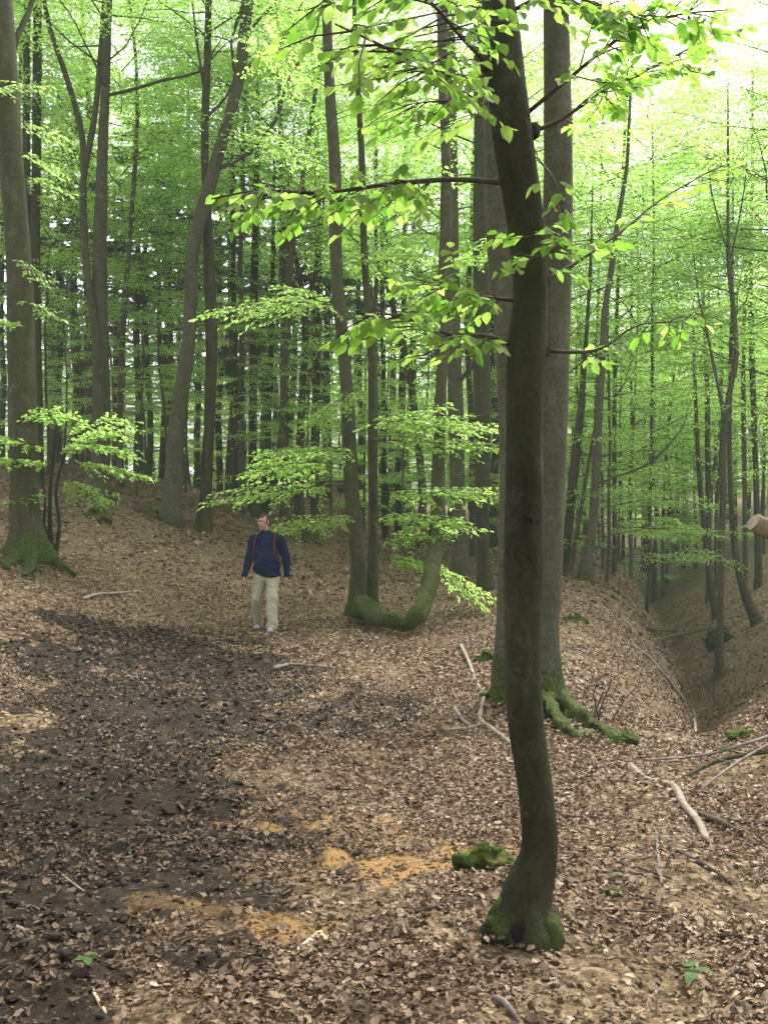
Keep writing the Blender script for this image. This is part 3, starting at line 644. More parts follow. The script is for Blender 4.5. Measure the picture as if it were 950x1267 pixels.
for i, (lab, base, stems, cr, cz, bark, limbs) in enumerate(MID):
    root, Yt = beech(lab, base, stems, CROWNS[cr] if cr is not None else None, cz, .95, bark, seed=40 + i * 3, limbs=limbs,
          seg=12, step=.3, flare=.45, flare_h=.3, moss_h=.4, moss=.75 if 'mossy' in lab else .45, rough=.05, extend=5 if cr is not None else 2)
    # leafy sprays on the trees without a shared crown
    if cr is None and Yt < 45:
        f = Fol(); top = P(*stems[0][-1][:2], Yt) - root.location; n = 16
        st = np.array([[*(P(r[0], r[1], Yt) - root.location)] for r in stems[0]])
        for k in range(n):
            t = .35 + .62 * (k + .5) / n; q = t * (len(st) - 1); a = st[int(q)] * (1 - q % 1) + st[min(int(q) + 1, len(st) - 1)] * (q % 1)
            az = k * 2.4; l = rng.uniform(1.2, 2.4)
            f.spray(a, a + l * np.array([math.cos(az), math.sin(az), rng.uniform(-.05, .3)]), l * .45, .095, int(l * 7), .08, droop=.10)
        o = ob('crown', f.mesh('crown', M_leaf, M_twig, shade=(.1, 1)), root); o['kind'] = 'stuff'

# a spray across the leaning forked beech
# ------------------------------------------------------------------ background trees (shared meshes)
def unit_trunk(seed, bark, lean=.5, H=15, r=.2):
    r_ = np.random.default_rng(seed); q = [[0, 0, -.3, r * 1.05]]
    n = 8
    for k in range(n + 1):
        t = k / n; q.append([lean * math.sin(t * 3.4 + seed) * t + r_.normal(0, .10) * (k > 0), lean * math.cos(t * 1.7 + seed) * t * .6 + r_.normal(0, .06) * (k > 0), H * t, r * (1 - .62 * t)])
    V, Fc, d = tube(q, 9, .7, .05, .4, .3, 4, seed)
    return mesh_np('trunk', V, Fc, [bark], None, {'moss': ('POINT', .5 * np.exp(-np.maximum(V[:, 2], 0) / .5))})
BT = [unit_trunk(500 + i, [M_bark, M_bark_grey, M_bark_grey][i % 3], .6 + .3 * i) for i in range(6)]
ST = [unit_trunk(520 + i, M_spruce, .1, 14, .21) for i in range(3)]
BG = []
def bg_tree(px, Y, kind, label, group, i, s=1., cz=None, wide=1.):
    x = (px - CX) / F * Y; z = hz(x, Y)
    root = thing('spruce_tree' if kind == 'spruce' else 'beech_tree', label, 'tree', (x, Y, z), group, rz=i * 1.3)
    BG.append((px, Y, root, group, wide))
    t = ob('trunk', (ST if kind == 'spruce' else BT)[i % (3 if kind == 'spruce' else 6)], root); t.scale = (s * wide, s * wide, s * (.62 if kind == 'low' else 1))
    if kind == 'spruce': crown_on(root, SPR[i % 3], (cz if cz is not None else 6.0), s, i * .9, sq=.56)
    elif kind == 'low': crown_on(root, LOW[i % 3], cz if cz is not None else 1.6, s, i * 1.1, sq=1)
    else: crown_on(root, CROWNS[i % 5], cz if cz is not None else 7, s, i * 1.1)
    return root
k = 0
SPX = [(3, 38), (75, 40), (91, 37), (108, 39), (142, 44), (152, 47), (170, 37), (183, 38), (198, 42), (211, 36), (233, 37), (246, 46), (272, 42), (60, 46), (122, 52), (285, 39), (302, 45), (323, 43), (342, 50), (362, 41), (384, 47), (404, 44),
       (425, 50), (445, 43), (222, 52), (262, 54), (310, 56), (-20, 44), (484, 52), (510, 47), (540, 50), (585, 48), (612, 54), (50, 52), (128, 56), (205, 58), (330, 53), (398, 56), (440, 54), (265, 60), (180, 60), (84, 60), (20, 66), (62, 68), (108, 67), (150, 68), (188, 69), (228, 67), (270, 70), (300, 66), (350, 68), (-10, 60)]
for px, Y in SPX:
    w_ = .55 + .45 * rng.random()
    bg_tree(px, Y, 'spruce', 'straight dark spruce trunk with bare dead twigs in the spruce stand behind the beeches', 'spruces in the dense stand behind the beeches', k, .95 + .2 * rng.random(), wide=w_); k += 1
for px, Y, cz in [(330, 38, 9), (520, 34, 8), (610, 36, 7), (470, 44, 9), (70, 42, 11), (200, 40, 11), (640, 46, 7), (-30, 30, 8), (110, 34, 11), (585, 60, 8), (500, 66, 8)]:
    bg_tree(px, Y, 'beech', 'slim beech with a light green crown mixed among the spruce trunks', 'beeches mixed into the spruce stand', k, .9 + .25 * rng.random(), cz, .8); k += 1
for px, Y, cz in [(690, 30, 5), (760, 33, 5), (715, 42, 6), (780, 46, 5), (960, 32, 5), (820, 58, 5), (870, 62, 6), (755, 60, 6), (700, 65, 6), (910, 66, 6), (960, 60, 6), (800, 75, 6), (850, 82, 7), (740, 84, 7), (900, 88, 7), (950, 85, 7), (690, 90, 8), (1000, 45, 5), (1000, 70, 6), (1010, 30, 6), (800, 33, 8.5), (985, 31, 7), (965, 27, 9.5), (780, 42, 11), (885, 44, 12), (735, 38, 9), (820, 50, 14), (960, 46, 14)]:
    bg_tree(px, Y, 'beech', 'slender beech standing on the ravine sides under a pale green canopy', 'beeches along the far ravine sides', k, .95 + .3 * rng.random(), cz, .32); k += 1
for px, Y, cz in [(15, 31, 8), (150, 30, 8), (300, 31, 8.5), (360, 29, 8), (465, 30, 8), (585, 32, 7), (640, 32, 6.5), (-60, 28, 8)]:
    bg_tree(px, Y, 'beech', 'slim bright green beech standing in front of the spruce stand', 'beeches in front of the spruce stand', k, .85 + .2 * rng.random(), cz, .55); k += 1
for px, Y, cz in [(690, 50, 3), (725, 55, 3), (770, 52, 3), (810, 50, 3), (845, 56, 3), (885, 54, 3), (925, 58, 3), (965, 54, 3), (705, 76, 3), (745, 72, 3), (785, 78, 3), (825, 70, 4), (865, 76, 4), (905, 80, 4), (945, 74, 4), (985, 80, 4), (660, 80, 3), (620, 76, 4), (580, 82, 4), (540, 78, 4), (500, 84, 4), (460, 80, 5), (700, 105, 3), (770, 110, 3), (840, 108, 4), (910, 112, 4), (640, 108, 4), (560, 112, 4)]:
    bg_tree(px, Y, 'beech', 'far beech dissolving in the pale green depth of the ravine woods', 'beeches in the hazy depth of the wood', k, .9 + .3 * rng.random(), cz, .5); k += 1
for px, Y, cz, s in [(745, 31, .4, .75), (722, 37, .6, .9), (60, 30, 4.5, .7), (140, 32, 4.8, .75), (205, 30, 4.6, .65), (285, 33, 5, .75), (100, 34, 6, .8), (175, 35, 6.2, .8), (250, 34, 6.5, .8), (750, 27, .3, .75), (700, 34, .6, .8), (835, 66, 1, 1.1), (230, 33, 2.2, .55), (170, 29, 2.4, .5), (80, 31, 1.5, .5), (290, 31, 2.8, .5), (375, 29, 2.6, .5), (500, 27, 2., .55), (590, 30, 1.6, .6), (410, 34, 2, .6), (640, 38, 1.2, .7), (110, 36, 1.5, .6), (560, 38, .6, .8), (480, 36, .8, .7), (340, 44, 1, .8), (180, 34, .6, .55), (740, 52, 1, 1.), (885, 74, 1, 1.2), (630, 58, 1, 1.), (60, 46, 1, .9), (20, 36, 1, .6), (130, 48, 1.5, .8), (240, 42, 1.5, .7), (290, 46, 1, .9), (390, 42, 1, .8), (420, 50, 1, 1.), (450, 36, 1, .7), (520, 42, 1, .9), (545, 52, 1, 1.1), (590, 44, 1, .8), (610, 34, .8, .7), (500, 58, 1, 1.2), (370, 58, 1.5, 1.1), (315, 62, 1.5, 1.1), (460, 66, 1, 1.2), (570, 68, 1, 1.2), (680, 44, .6, .9), (715, 62, 1, 1.1), (770, 66, 1, 1.2), (805, 50, .8, 1.), (860, 54, 1, 1.1), (940, 62, 1, 1.2),  (835, 90, 1, 1.4), (910, 90, 1, 1.4), (760, 90, 1, 1.4), (690, 90, 1, 1.4), (200, 66, 2, 1.2), (100, 64, 2, 1.2), (700, 52, 2, 1.2), (735, 58, 3, 1.3), (765, 48, 3, 1.1), (795, 60, 3, 1.3), (825, 54, 3, 1.2), (850, 62, 4, 1.3), (880, 50, 4, 1.2), (910, 58, 4, 1.3), (945, 48, 4, 1.2), (975, 56, 4, 1.3), (720, 74, 4, 1.4), (780, 78, 4, 1.5), (840, 76, 5, 1.5), (900, 74, 6, 1.5), (950, 76, 6, 1.5), (0, 58, 1, 1.5), (40, 62, 1, 1.6), (80, 56, 1, 1.5), (118, 60, 1, 1.5), (155, 57, 1, 1.5), (190, 62, 1, 1.6), (225, 58, 1, 1.5), (258, 64, 1, 1.6), (15, 72, 1, 1.8), (60, 74, 1, 1.8), (105, 72, 1, 1.8), (150, 75, 1, 1.8), (200, 74, 1, 1.8), (250, 76, 1, 1.8), (320, 66, 1, 1.6), (365, 70, 1, 1.7), (410, 66, 1, 1.6), (450, 72, 1, 1.7), (495, 68, 1, 1.6), (540, 74, 1, 1.7), (265, 52, 1, 1), (300, 54, 1, 1), (340, 56, 1, 1), (375, 50, 1, .9), (405, 55, 1, 1), (435, 58, 1, 1), (475, 54, 1, 1), (555, 60, 1, 1.1), (600, 56, 1, 1), (650, 52, 1, 1)]:
    bg_tree(px, Y, 'low', 'young beech with layered green sprays down to the ground under the taller trees', 'young beeches in the understorey', k, s, cz, .35); k += 1

ANCH = [(-90, None), (31, 'the stout mossy beech'), (124, 'the pale stemmed old beech'), (222, 'the leaning forked beech'), (262, 'the slender beech near the fork'), (330, 'the walking man'), (430, 'the slim beech pair'),
        (545, 'the U bent stem'), (690, 'the big twin beech'), (738, 'the beech at the ravine rim'), (797, 'the dark midgully beech'), (894, 'the pale V forked beech'), (936, 'the dark photo edge beech')]
SHORT = {'spruces in the dense stand behind the beeches': 'straight dark spruce', 'beeches mixed into the spruce stand': 'slim beech among the spruces', 'beeches in front of the spruce stand': 'bright beech before the spruces', 'beeches along the far ravine sides': 'slender beech above the ravine',
         'beeches in the hazy depth of the wood': 'faint hazy beech far off', 'young beeches in the understorey': 'layered young beech'}
ORD = ['first', 'second', 'third', 'fourth', 'fifth', 'sixth', 'seventh', 'eighth', 'ninth', 'tenth', 'eleventh', 'twelfth', 'thirteenth', 'fourteenth', 'fifteenth']
cnt = {}
for px, Y, root, group, wide in sorted(BG, key=lambda b: b[0]):
    an = [a for a in ANCH if a[0] <= px][-1]; kk = cnt[(group, an[0])] = cnt.get((group, an[0]), 0) + 1
    root['label'] = f"{SHORT[group]}, {ORD[kk - 1]} right of {an[1]}" if an[1] else f"{SHORT[group]}, {ORD[kk - 1]} from the photo edge beyond the stout mossy beech"

# ------------------------------------------------------------------ the slim crooked beech in front
g1 = hit(652, 1160); Y1 = g1.y
fb = thing('beech_tree', 'slim crooked beech with dark olive trunk and hollow mossy foot, nearest of all trees', 'tree', g1)
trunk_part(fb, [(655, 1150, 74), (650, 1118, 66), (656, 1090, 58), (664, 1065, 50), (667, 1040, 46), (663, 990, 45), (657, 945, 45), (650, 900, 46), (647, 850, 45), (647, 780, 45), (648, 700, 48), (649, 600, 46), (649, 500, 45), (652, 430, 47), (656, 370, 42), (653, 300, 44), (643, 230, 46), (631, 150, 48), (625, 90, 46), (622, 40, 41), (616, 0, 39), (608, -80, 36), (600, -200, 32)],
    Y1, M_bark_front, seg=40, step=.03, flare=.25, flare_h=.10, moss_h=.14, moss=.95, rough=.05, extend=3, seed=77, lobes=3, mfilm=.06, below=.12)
# toe of the foot with the hollow
def blobs(prims, voxel, smooth=4, disp=0., dscale=6., seed=0):
    """prims: ('cap', p0, p1, r0, r1) tapered limb or ('ell', centre, radii[, euler]); fused into one continuous surface"""
    bm = bmesh.new()
    for p in prims:
        if p[0] == 'ell':
            m = Matrix.Translation(p[1]) @ (Euler(p[3]).to_matrix().to_4x4() if len(p) > 3 else Matrix()) @ Matrix.Diagonal((*p[2], 1))
            bmesh.ops.create_uvsphere(bm, u_segments=20, v_segments=12, radius=1, matrix=m)
        else:
            a, b = Vector(p[1]), Vector(p[2]); d = b - a; ln = d.length; rot = d.to_track_quat('Z', 'Y').to_matrix().to_4x4()
            for c_, r_ in ((a, p[3]), (b, p[4])):
                bmesh.ops.create_uvsphere(bm, u_segments=16, v_segments=10, radius=r_, matrix=Matrix.Translation(c_) @ rot)
            bmesh.ops.create_cone(bm, cap_ends=True, segments=16, radius1=p[3], radius2=p[4], depth=ln, matrix=Matrix.Translation((a + b) / 2) @ rot)
    me = bpy.data.meshes.new('tmp'); bm.to_mesh(me); bm.free()
    o = bpy.data.objects.new('tmp', me); C.objects.link(o)
    r_ = o.modifiers.new('r', 'REMESH'); r_.mode = 'VOXEL'; r_.voxel_size = voxel
    s_ = o.modifiers.new('s', 'SMOOTH'); s_.factor = .5; s_.iterations = smooth
    dg = bpy.context.evaluated_depsgraph_get(); out = bpy.data.meshes.new_from_object(o.evaluated_get(dg))
    bpy.data.objects.remove(o); bpy.data.meshes.remove(me)
    if disp:
        n = len(out.vertices); co = np.empty(n * 3); out.vertices.foreach_get('co', co); co = co.reshape(-1, 3)
        no = np.empty(n * 3); out.vertices.foreach_get('normal', no); no = no.reshape(-1, 3)
        d = fbm(co[:, 0] * dscale + seed + co[:, 2] * dscale * .7, co[:, 1] * dscale + co[:, 2] * dscale, 4)
        out.vertices.foreach_set('co', (co + no * (disp * d)[:, None]).ravel()); out.update()
    out.polygons.foreach_set('use_smooth', np.ones(len(out.polygons), bool))
    return out
def setmat(me, *m):
    me.materials.clear()
    for x in m: me.materials.append(x)
    return me
def moss_attr(me, fn):
    n = len(me.vertices); co = np.empty(n * 3); me.vertices.foreach_get('co', co); co = co.reshape(-1, 3)
    a = me.attributes.new('moss', 'FLOAT', 'POINT'); a.data.foreach_set('value', fn(co).astype(np.float32)); return me
toe = blobs([('cap', (.0, -.02, .16), (-.105, -.05, .05), .085, .075), ('cap', (-.08, -.04, .10), (-.13, -.02, .0), .07, .07), ('cap', (.0, -.05, .1), (.02, -.10, -.02), .08, .075), ('cap', (.04, -.03, .12), (.085, -.03, -.02), .06, .05)] + [('cap', (-.045 + .046 * math.cos(t), -.112 + .01 * math.sin(t), .055 + .06 * math.sin(t)), (-.045 + .046 * math.cos(t + .8), -.112 + .01 * math.sin(t + .8), .055 + .06 * math.sin(t + .8)), .018, .018) for t in np.arange(0, 6.2, .785)], .012, 5, .02, 9)
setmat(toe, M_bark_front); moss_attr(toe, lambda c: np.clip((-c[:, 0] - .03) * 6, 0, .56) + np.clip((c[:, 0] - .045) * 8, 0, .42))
ob('root', toe, fb)
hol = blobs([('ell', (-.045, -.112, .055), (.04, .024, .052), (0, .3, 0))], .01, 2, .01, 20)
setmat(hol, plain('hollow_shade', (.010, .007, .005), .98)); ob('hollow', hol, fb)  # near-black lump, the shade inside the hollow given by its colour
g = hit(600, 1060); moss_spots.append((g.x, g.y, .18))

BR = [  # pixel + depth polylines of its boughs, radii, spray width, twigs
 ([(622, 226, Y1), (560, 222, Y1 - .15), (480, 228, Y1 - .3), (400, 238, Y1 - .45), (320, 236, Y1 - .6), (262, 246, Y1 - .65)], .011, .30, 17, .045),
 ([(602, 78, Y1 - .03), (570, 45, Y1 - .3), (540, 10, Y1 - .7), (500, -20, Y1 - 1.0), (455, -35, Y1 - 1.2)], .011, .42, 16, .05),
 ([(601, 97, Y1 - .03), (555, 92, Y1 - .35), (520, 78, Y1 - .75), (470, 55, Y1 - 1.05), (415, 30, Y1 - 1.3)], .010, .36, 15, .05),
 ([(652, 140, Y1), (700, 100, Y1 - .15), (770, 45, Y1 - .2), (830, 20, Y1 - .25), (900, 12, Y1 - .25)], .010, .30, 15, .05),
 ([(655, 163, Y1), (690, 150, Y1 + .05), (750, 110, Y1 + .1), (800, 85, Y1 + .2), (875, 50, Y1 + .3)], .010, .32, 15, .05),
 ([(674, 347, Y1), (720, 320, Y1 + .15), (770, 285, Y1 + .3), (820, 245, Y1 + .5), (885, 208, Y1 + .7)], .008, .20, 7, .09),
 ([(676, 434, Y1), (720, 436, Y1), (750, 428, Y1 + .05), (790, 402, Y1 + .1), (860, 398, Y1 + .2)], .008, .16, 7, .09),
 ([(632, 425, Y1), (600, 415, Y1 - .1), (555, 413, Y1 - .3), (500, 392, Y1 - .5), (445, 388, Y1 - .6)], .010, .26, 13, .055),
 ([(638, 372, Y1), (590, 366, Y1 - .05), (540, 352, Y1 - .1), (495, 340, Y1 - .1)], .008, .32, 13, .05),
 ([(664, 195, Y1 - .05), (688, 228, Y1 - .3), (702, 290, Y1 - .35)], .005, .10, 4, .09),
 ([(636, 12, Y1), (680, -8, Y1 - .2), (740, 5, Y1 - .3), (800, 25, Y1 - .4)], .009, .34, 14, .05),
 ([(640, 330, Y1 + .02), (680, 312, Y1 - .2), (700, 296, Y1 - .3), (650, 292, Y1 - .45)], .006, .22, 8, .055),
 ([(618, 150, Y1), (585, 130, Y1 - .1), (545, 125, Y1 - .2), (500, 130, Y1 - .3)], .007, .30, 10, .055),
]
for kx, ky, kr in ((601, 77, 20), (603, 98, 15), (656, 160, 17), (672, 345, 11), (672, 433, 12), (634, 424, 12), (624, 224, 11), (650, 1010, 9), (640, 830, 7), (655, 640, 8)):
    kd = Y1 - .02 if ky > 600 else Y1
    if ky > 600: kd = Y1 - .075
    p = P(kx, ky, kd) - g1; r = kr / F * kd / 2 * 1.5
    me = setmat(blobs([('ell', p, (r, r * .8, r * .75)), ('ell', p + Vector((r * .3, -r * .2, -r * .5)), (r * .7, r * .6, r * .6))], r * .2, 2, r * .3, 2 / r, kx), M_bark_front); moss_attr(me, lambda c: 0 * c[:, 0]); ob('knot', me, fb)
leaf_place = []
for bi, (pts, r0, wd, ntw, sp) in enumerate(BR):
    ntw = int(ntw * 1.9); sp *= .68
    q = np.array([[*(P(*p) - g1), r0 * (1 - .75 * i / (len(pts) - 1))] for i, p in enumerate(pts)])
    parts = [tube(q, 7, .05, .10, seed=bi)[:2]]
    c = catmull(q, .03)[:, :3]; n = len(c)
    T = nrm(np.gradient(c, axis=0))
    tk = np.sort(rng.uniform(.18, .99, ntw)); A_, B_, ra, rb = [], [], [], []
    for j, t in enumerate(tk):
        a = c[int(t * (n - 1))]; ax = T[int(t * (n - 1))]; side = nrm(np.cross([0, 0, 1.], ax)) * (1 if j % 2 else -1)
        d = nrm(ax * .6 + side * .8 + rng.normal(0, .22, 3) + np.array([0, 0, -.12])); l = wd * rng.uniform(.5, 1.2) * (1 - .3 * t)
        m = a + d * l * .5 + rng.normal(0, .012, 3); b = a + d * l + np.array([0, 0, -.10 * l]) + rng.normal(0, .015, 3)
        A_ += [a, m]; B_ += [m, b]; ra += [r0 * .34, r0 * .26]; rb += [r0 * .26, r0 * .12]
        nl = max(3, int(l / sp) + 1)
        for s in range(nl):
            fr = .25 + .75 * (s + .7) / nl; p = a * (1 - fr) + b * fr + np.array([0, 0, -.004])
            pr = nrm(np.cross([0, 0, 1.], d)) * (1 if s % 2 else -1)
            D = nrm(d * .7 + pr * (.75 if s < nl - 1 else .1) + rng.normal(0, .2, 3) + np.array([0, 0, -rng.uniform(.05, .75)]))
            N = nrm(np.array([0, 0, 1.]) + rng.normal(0, .38, 3))
            leaf_place.append((bi, p, D, N, .057 * rng.uniform(.7, 1.15)))
    parts.append(prisms(np.array(A_), np.array(B_), np.array(ra), np.array(rb), 5))
    V, Fc = merge(parts)
    bo = ob('branch', mesh_np('branch', V, Fc, [M_twig], None, {'moss': ('POINT', np.zeros(len(V)))}), fb)
    BR[bi] = bo
# leaf shapes: unit length along x
def leaf_shape(seed):
    r_ = np.random.default_rng(seed); st = np.array([0, .12, .3, .5, .7, .87, 1]); wd = np.array([.02, .17, .285, .31, .255, .14, .004])
    V = []; cu = r_.uniform(.05, .28); fo = r_.uniform(.05, .28)
    for s, q in zip(st, wd):
        z = -cu * s * s + .03 * math.sin(s * 9 + seed)
        V += [(s, q, z + fo * q + .02 * r_.normal()), (s, 0, z), (s, -q, z + fo * q + .02 * r_.normal())]
    Q = []
    for i in range(len(st) - 1):
        for j in range(2): Q.append((3 * i + j, 3 * i + 3 + j, 3 * i + 4 + j, 3 * i + 1 + j))
    return np.array(V), np.array(Q)
LEAFM = []
for i in range(6):
    V, Q = leaf_shape(i); LEAFM.append(mesh_np('leaf', V, [Q], [M_leaf_near]))
def scr(p):
    p = np.array(p) + np.array(g1); s = F / p[1]; return CX + p[0] * s, HY - (p[2] - EYE) * s, s
order = []
for i, lp in enumerate(leaf_place):
    x, y, s = scr(lp[1]); vis = -20 < x < 970 and -20 < y < 1267
    order.append((-(s * lp[4]) if vis else 0, i))
order.sort(); solo = {i for v, i in order[:300]}
rest = []
for i, (bi, p, D, N, L) in enumerate(leaf_place):
    if i in solo:
        S = nrm(np.cross(N, D)); N2 = np.cross(D, S)
        o = ob('leaf', LEAFM[i % 6], BR[bi])
        m = Matrix(((D[0], S[0], N2[0], p[0]), (D[1], S[1], N2[1], p[1]), (D[2], S[2], N2[2], p[2]), (0, 0, 0, 1)))
        o.matrix_local = m @ Matrix.Scale(L, 4)
    else: rest.append((p, D, N, L))
if rest:
    a = [np.array([r[k] for r in rest]) for k in range(4)]
    v, fc, kf = leaf_geo(a[0], a[1], a[2], a[3], .62, True)
    o = ob('foliage', mesh_np('foliage', v, fc, [M_leaf_mid], None, {'shade': ('FACE', np.repeat(rng.uniform(.0, 1, len(rest)), kf))}, smooth=False), fb); o['kind'] = 'stuff'

# ------------------------------------------------------------------ the walking man
M_skin = plain('skin', (.44, .22, .15), .55, 30, .2, .35, .15)
M_sweater = plain('navy_fleece', (.008, .017, .052), .95, 90, .45, .1, .6)
M_trouser = plain('khaki_cotton', (.36, .335, .235), .9, 40, .22, .15, .4)
M_shoe = plain('shoe_leather', (.34, .35, .31), .75, 50, .4)
M_sole = plain('shoe_sole', (.035, .03, .028), .8)
M_hair = plain('brown_hair', (.07, .04, .022), .8, 140, .5)
M_red = plain('red_strap', (.12, .012, .02), .75, 80, .3)
M_bag = plain('bag_cloth', (.05, .05, .06), .85, 80, .3)
M_eye = plain('eye', (.05, .04, .035), .25, 10, .1)
M_lip = plain('lip', (.30, .11, .09), .5)
gm = hit(330, 781); man = thing('person', 'man in a navy fleece and loose khaki trousers walking down the leafy path, looking aside', 'person', gm)
man.scale = (1.0, 1.0, 1.0)
Hd = Matrix.Translation((-.03, -.03, 1.70)) @ Matrix.Rotation(R(-38), 4, 'Z') @ Matrix.Rotation(R(6), 4, 'X')
def hp(x, y, z): return tuple(Hd @ Vector((x, y, z)))
he = tuple(Hd.to_euler())
body = [('ell', hp(0, .012, .012), (.076, .096, .098), he), ('ell', hp(0, -.035, -.055), (.056, .060, .068), he), ('ell', hp(0, -.068, -.105), (.026, .024, .02), he),
        ('ell', hp(0, -.055, -.03), (.058, .045, .05), he), ('cap', hp(0, -.088, .012), hp(0, -.112, -.026), .010, .015), ('cap', hp(-.012, -.100, -.030), hp(.012, -.100, -.030), .011, .011),
        ('cap', hp(-.045, -.078, .028), hp(.045, -.078, .028), .015, .015), ('cap', hp(-.02, -.088, -.066), hp(.02, -.088, -.066), .011, .011),
        ('ell', hp(-.079, .012, -.01), (.012, .022, .033), he), ('ell', hp(.079, .012, -.01), (.012, .022, .033), he),
        ('cap', hp(0, .01, -.05), (0, .02, 1.44), .056, .056), ('cap', (0, .03, 1.38), (0, .02, 1.0), .11, .11), ('cap', (-.15, .03, 1.40), (.15, .03, 1.40), .05, .05), ('ell', (0, .01, .97), (.14, .085, .10))]
def limb_(a, b, c, r): return [('cap', a, b, r[0], r[1]), ('cap', b, c, r[1], r[2])]
SHL, ELL, WRL = (-.20, .02, 1.42), (-.275, 0, 1.14), (-.315, -.14, .875)
SHR, ELR, WRR = (.20, .02, 1.42), (.29, .09, 1.14), (.31, .06, .865)
HIL, KNL, ANL = (-.095, .01, .94), (-.155, -.02, .51), (-.185, .22, .15)
HIR, KNR, ANR = (.095, 0, .94), (.13, -.17, .52), (.15, -.27, .085)
body += limb_(SHL, ELL, WRL, (.05, .04, .028)) + limb_(SHR, ELR, WRR, (.05, .04, .028)) + limb_((-.09, .01, .86), KNL, ANL, (.07, .05, .038)) + limb_((.09, 0, .86), KNR, ANR, (.07, .05, .038))
def hand(wr, s, dy):
    x, y, z = wr; pr = [('ell', (x - s * .004, y + dy * .3, z - .055), (.022, .042, .052))]
    for k, (oy, ln) in enumerate(((-.030, .066), (-.010, .076), (.011, .072), (.031, .056))):
        a = Vector((x - s * .002, y + oy + dy * .3, z - .095)); b = a + Vector((-s * .006, oy * .12, -ln * .5)); c_ = b + Vector((-s * .022, 0, -ln * .42))
        pr += [('cap', a, b, .0095, .0088), ('cap', b, c_, .0088, .0075)]
    a = Vector((x, y - .036, z - .03)); b = a + Vector((-s * .012, -.024, -.035)); c_ = b + Vector((-s * .012, -.004, -.032))
    return pr + [('cap', a, b, .0125, .011), ('cap', b, c_, .0105, .0085)]
body += hand(WRL, -1, -.02) + hand(WRR, 1, -.02)
ob('body', setmat(blobs(body, .0062, 3), M_skin), man)
sw = [('cap', (0, .02, 1.41), (0, .005, 1.12), .155, .165), ('ell', (0, -.03, 1.12), (.20, .165, .20)), ('cap', (-.17, .02, 1.41), (.17, .02, 1.41), .085, .085), ('ell', (0, .0, .98), (.222, .185, .14)), ('ell', (.035, -.005, .90), (.20, .178, .085), (0, .20, 0)),
      ('cap', (0, .012, 1.42), (-.008, .002, 1.505), .115, .088), ('cap', (-.03, -.05, 1.44), (-.02, -.045, 1.50), .05, .04)]
for a, b, c_ in ((SHL, ELL, WRL), (SHR, ELR, WRR)): sw += limb_(a, b, tuple(Vector(b).lerp(Vector(c_), .98)), (.088, .068, .05))
ob('fleece', setmat(blobs(sw, .012, 3, .018, 10, 3), M_sweater), man)
for s, w_ in ((-1, WRL), (1, WRR)):
    e_ = Vector(ELL if s < 0 else ELR); d_ = (Vector(w_) - e_).normalized(); wv = Vector(w_)
    ob('cuff', setmat(blobs([('cap', wv - d_ * .02, wv + d_ * .002, .05, .047)], .009, 2), M_sweater), man)
tr_ = [('ell', (0, .01, .90), (.175, .13, .12)), ('cap', (-.09, .01, .84), (.09, .01, .84), .105, .105)] + limb_((-.1, .01, .84), KNL, (ANL[0], ANL[1] - .01, .10), (.110, .092, .084)) + limb_((.1, 0, .84), KNR, (ANR[0], ANR[1] + .01, .09), (.110, .092, .084))
ob('trousers', setmat(blobs(tr_, .012, 3, .024, 10, 8), M_trouser), man)
for an, up in ((ANL, .06), (ANR, 0)):
    x, y, _ = an
    s_ = ob('shoe', setmat(blobs([('ell', (x, y + .01, .075 + up * .4), (.047, .06, .05)), ('cap', (x, y, .055 + up * .3), (x, y - .15, .042), .046, .042), ('ell', (x, y - .13, .045), (.05, .07, .038))], .009, 3, .004, 20), M_shoe), man)
    ob('sole', setmat(blobs([('ell', (x, y + .03, .018 + up * .5), (.046, .05, .018)), ('ell', (x, y - .13, .014), (.052, .085, .016)), ('cap', (x, y + .02, .018 + up * .4), (x, y - .12, .015), .018, .018), ('ell', (x, y - .05, .016 + up * .2), (.042, .09, .016))], .008, 2), M_sole), s_)
ob('hair', setmat(blobs([('ell', hp(0, .034, .028), (.081, .084, .094), he), ('ell', hp(0, .062, -.02), (.076, .052, .07), he), ('cap', hp(-.074, .0, .02), hp(-.076, -.004, -.012), .014, .01), ('cap', hp(.074, .0, .02), hp(.076, -.004, -.012), .014, .01), ('ell', hp(0, -.028, .088), (.05, .05, .026), he)], .008, 2, .012, 40), M_hair), man)
for s in (-1, 1):
    ob('eye', setmat(blobs([('ell', hp(s * .031, -.081, .006), (.013, .010, .008), he)], .003, 1), M_eye), man)
    ob('eyebrow', setmat(blobs([('cap', hp(s * .018, -.094, .032), hp(s * .047, -.084, .030), .005, .004)], .003, 1), M_hair), man)
ob('mouth', setmat(blobs([('cap', hp(-.021, -.097, -.067), hp(.021, -.097, -.067), .0055, .0055)], .003, 1), M_lip), man)
man.rotation_euler = (0, 0, R(-8))
bp = thing('backpack', 'daypack with red shoulder straps on the back of the walking man', 'backpack', gm); bp.rotation_euler = (0, 0, R(-8))
ob('bag', setmat(blobs([('ell', (0, .27, 1.22), (.14, .10, .24)), ('cap', (-.09, .26, 1.08), (.09, .26, 1.08), .09, .09), ('cap', (-.08, .25, 1.38), (.08, .25, 1.38), .08, .08)], .014, 4, .012, 9), M_bag), bp)
for s in (-1, 1):
    q = [[s * .10, .22, 1.42, .011], [s * .125, .09, 1.505, .0125], [s * .138, -.03, 1.50, .013], [s * .148, -.098, 1.43, .013], [s * .16, -.145, 1.32, .012], [s * .17, -.165, 1.2, .012], [s * .205, -.06, 1.08, .011], [s * .19, .16, 1.06, .015]]
    V, Fc, _ = tube(q, 8, .04, 0); V[:, 0] = V[:, 0]
    ob('strap', mesh_np('strap', V, Fc, [M_red]), bp)

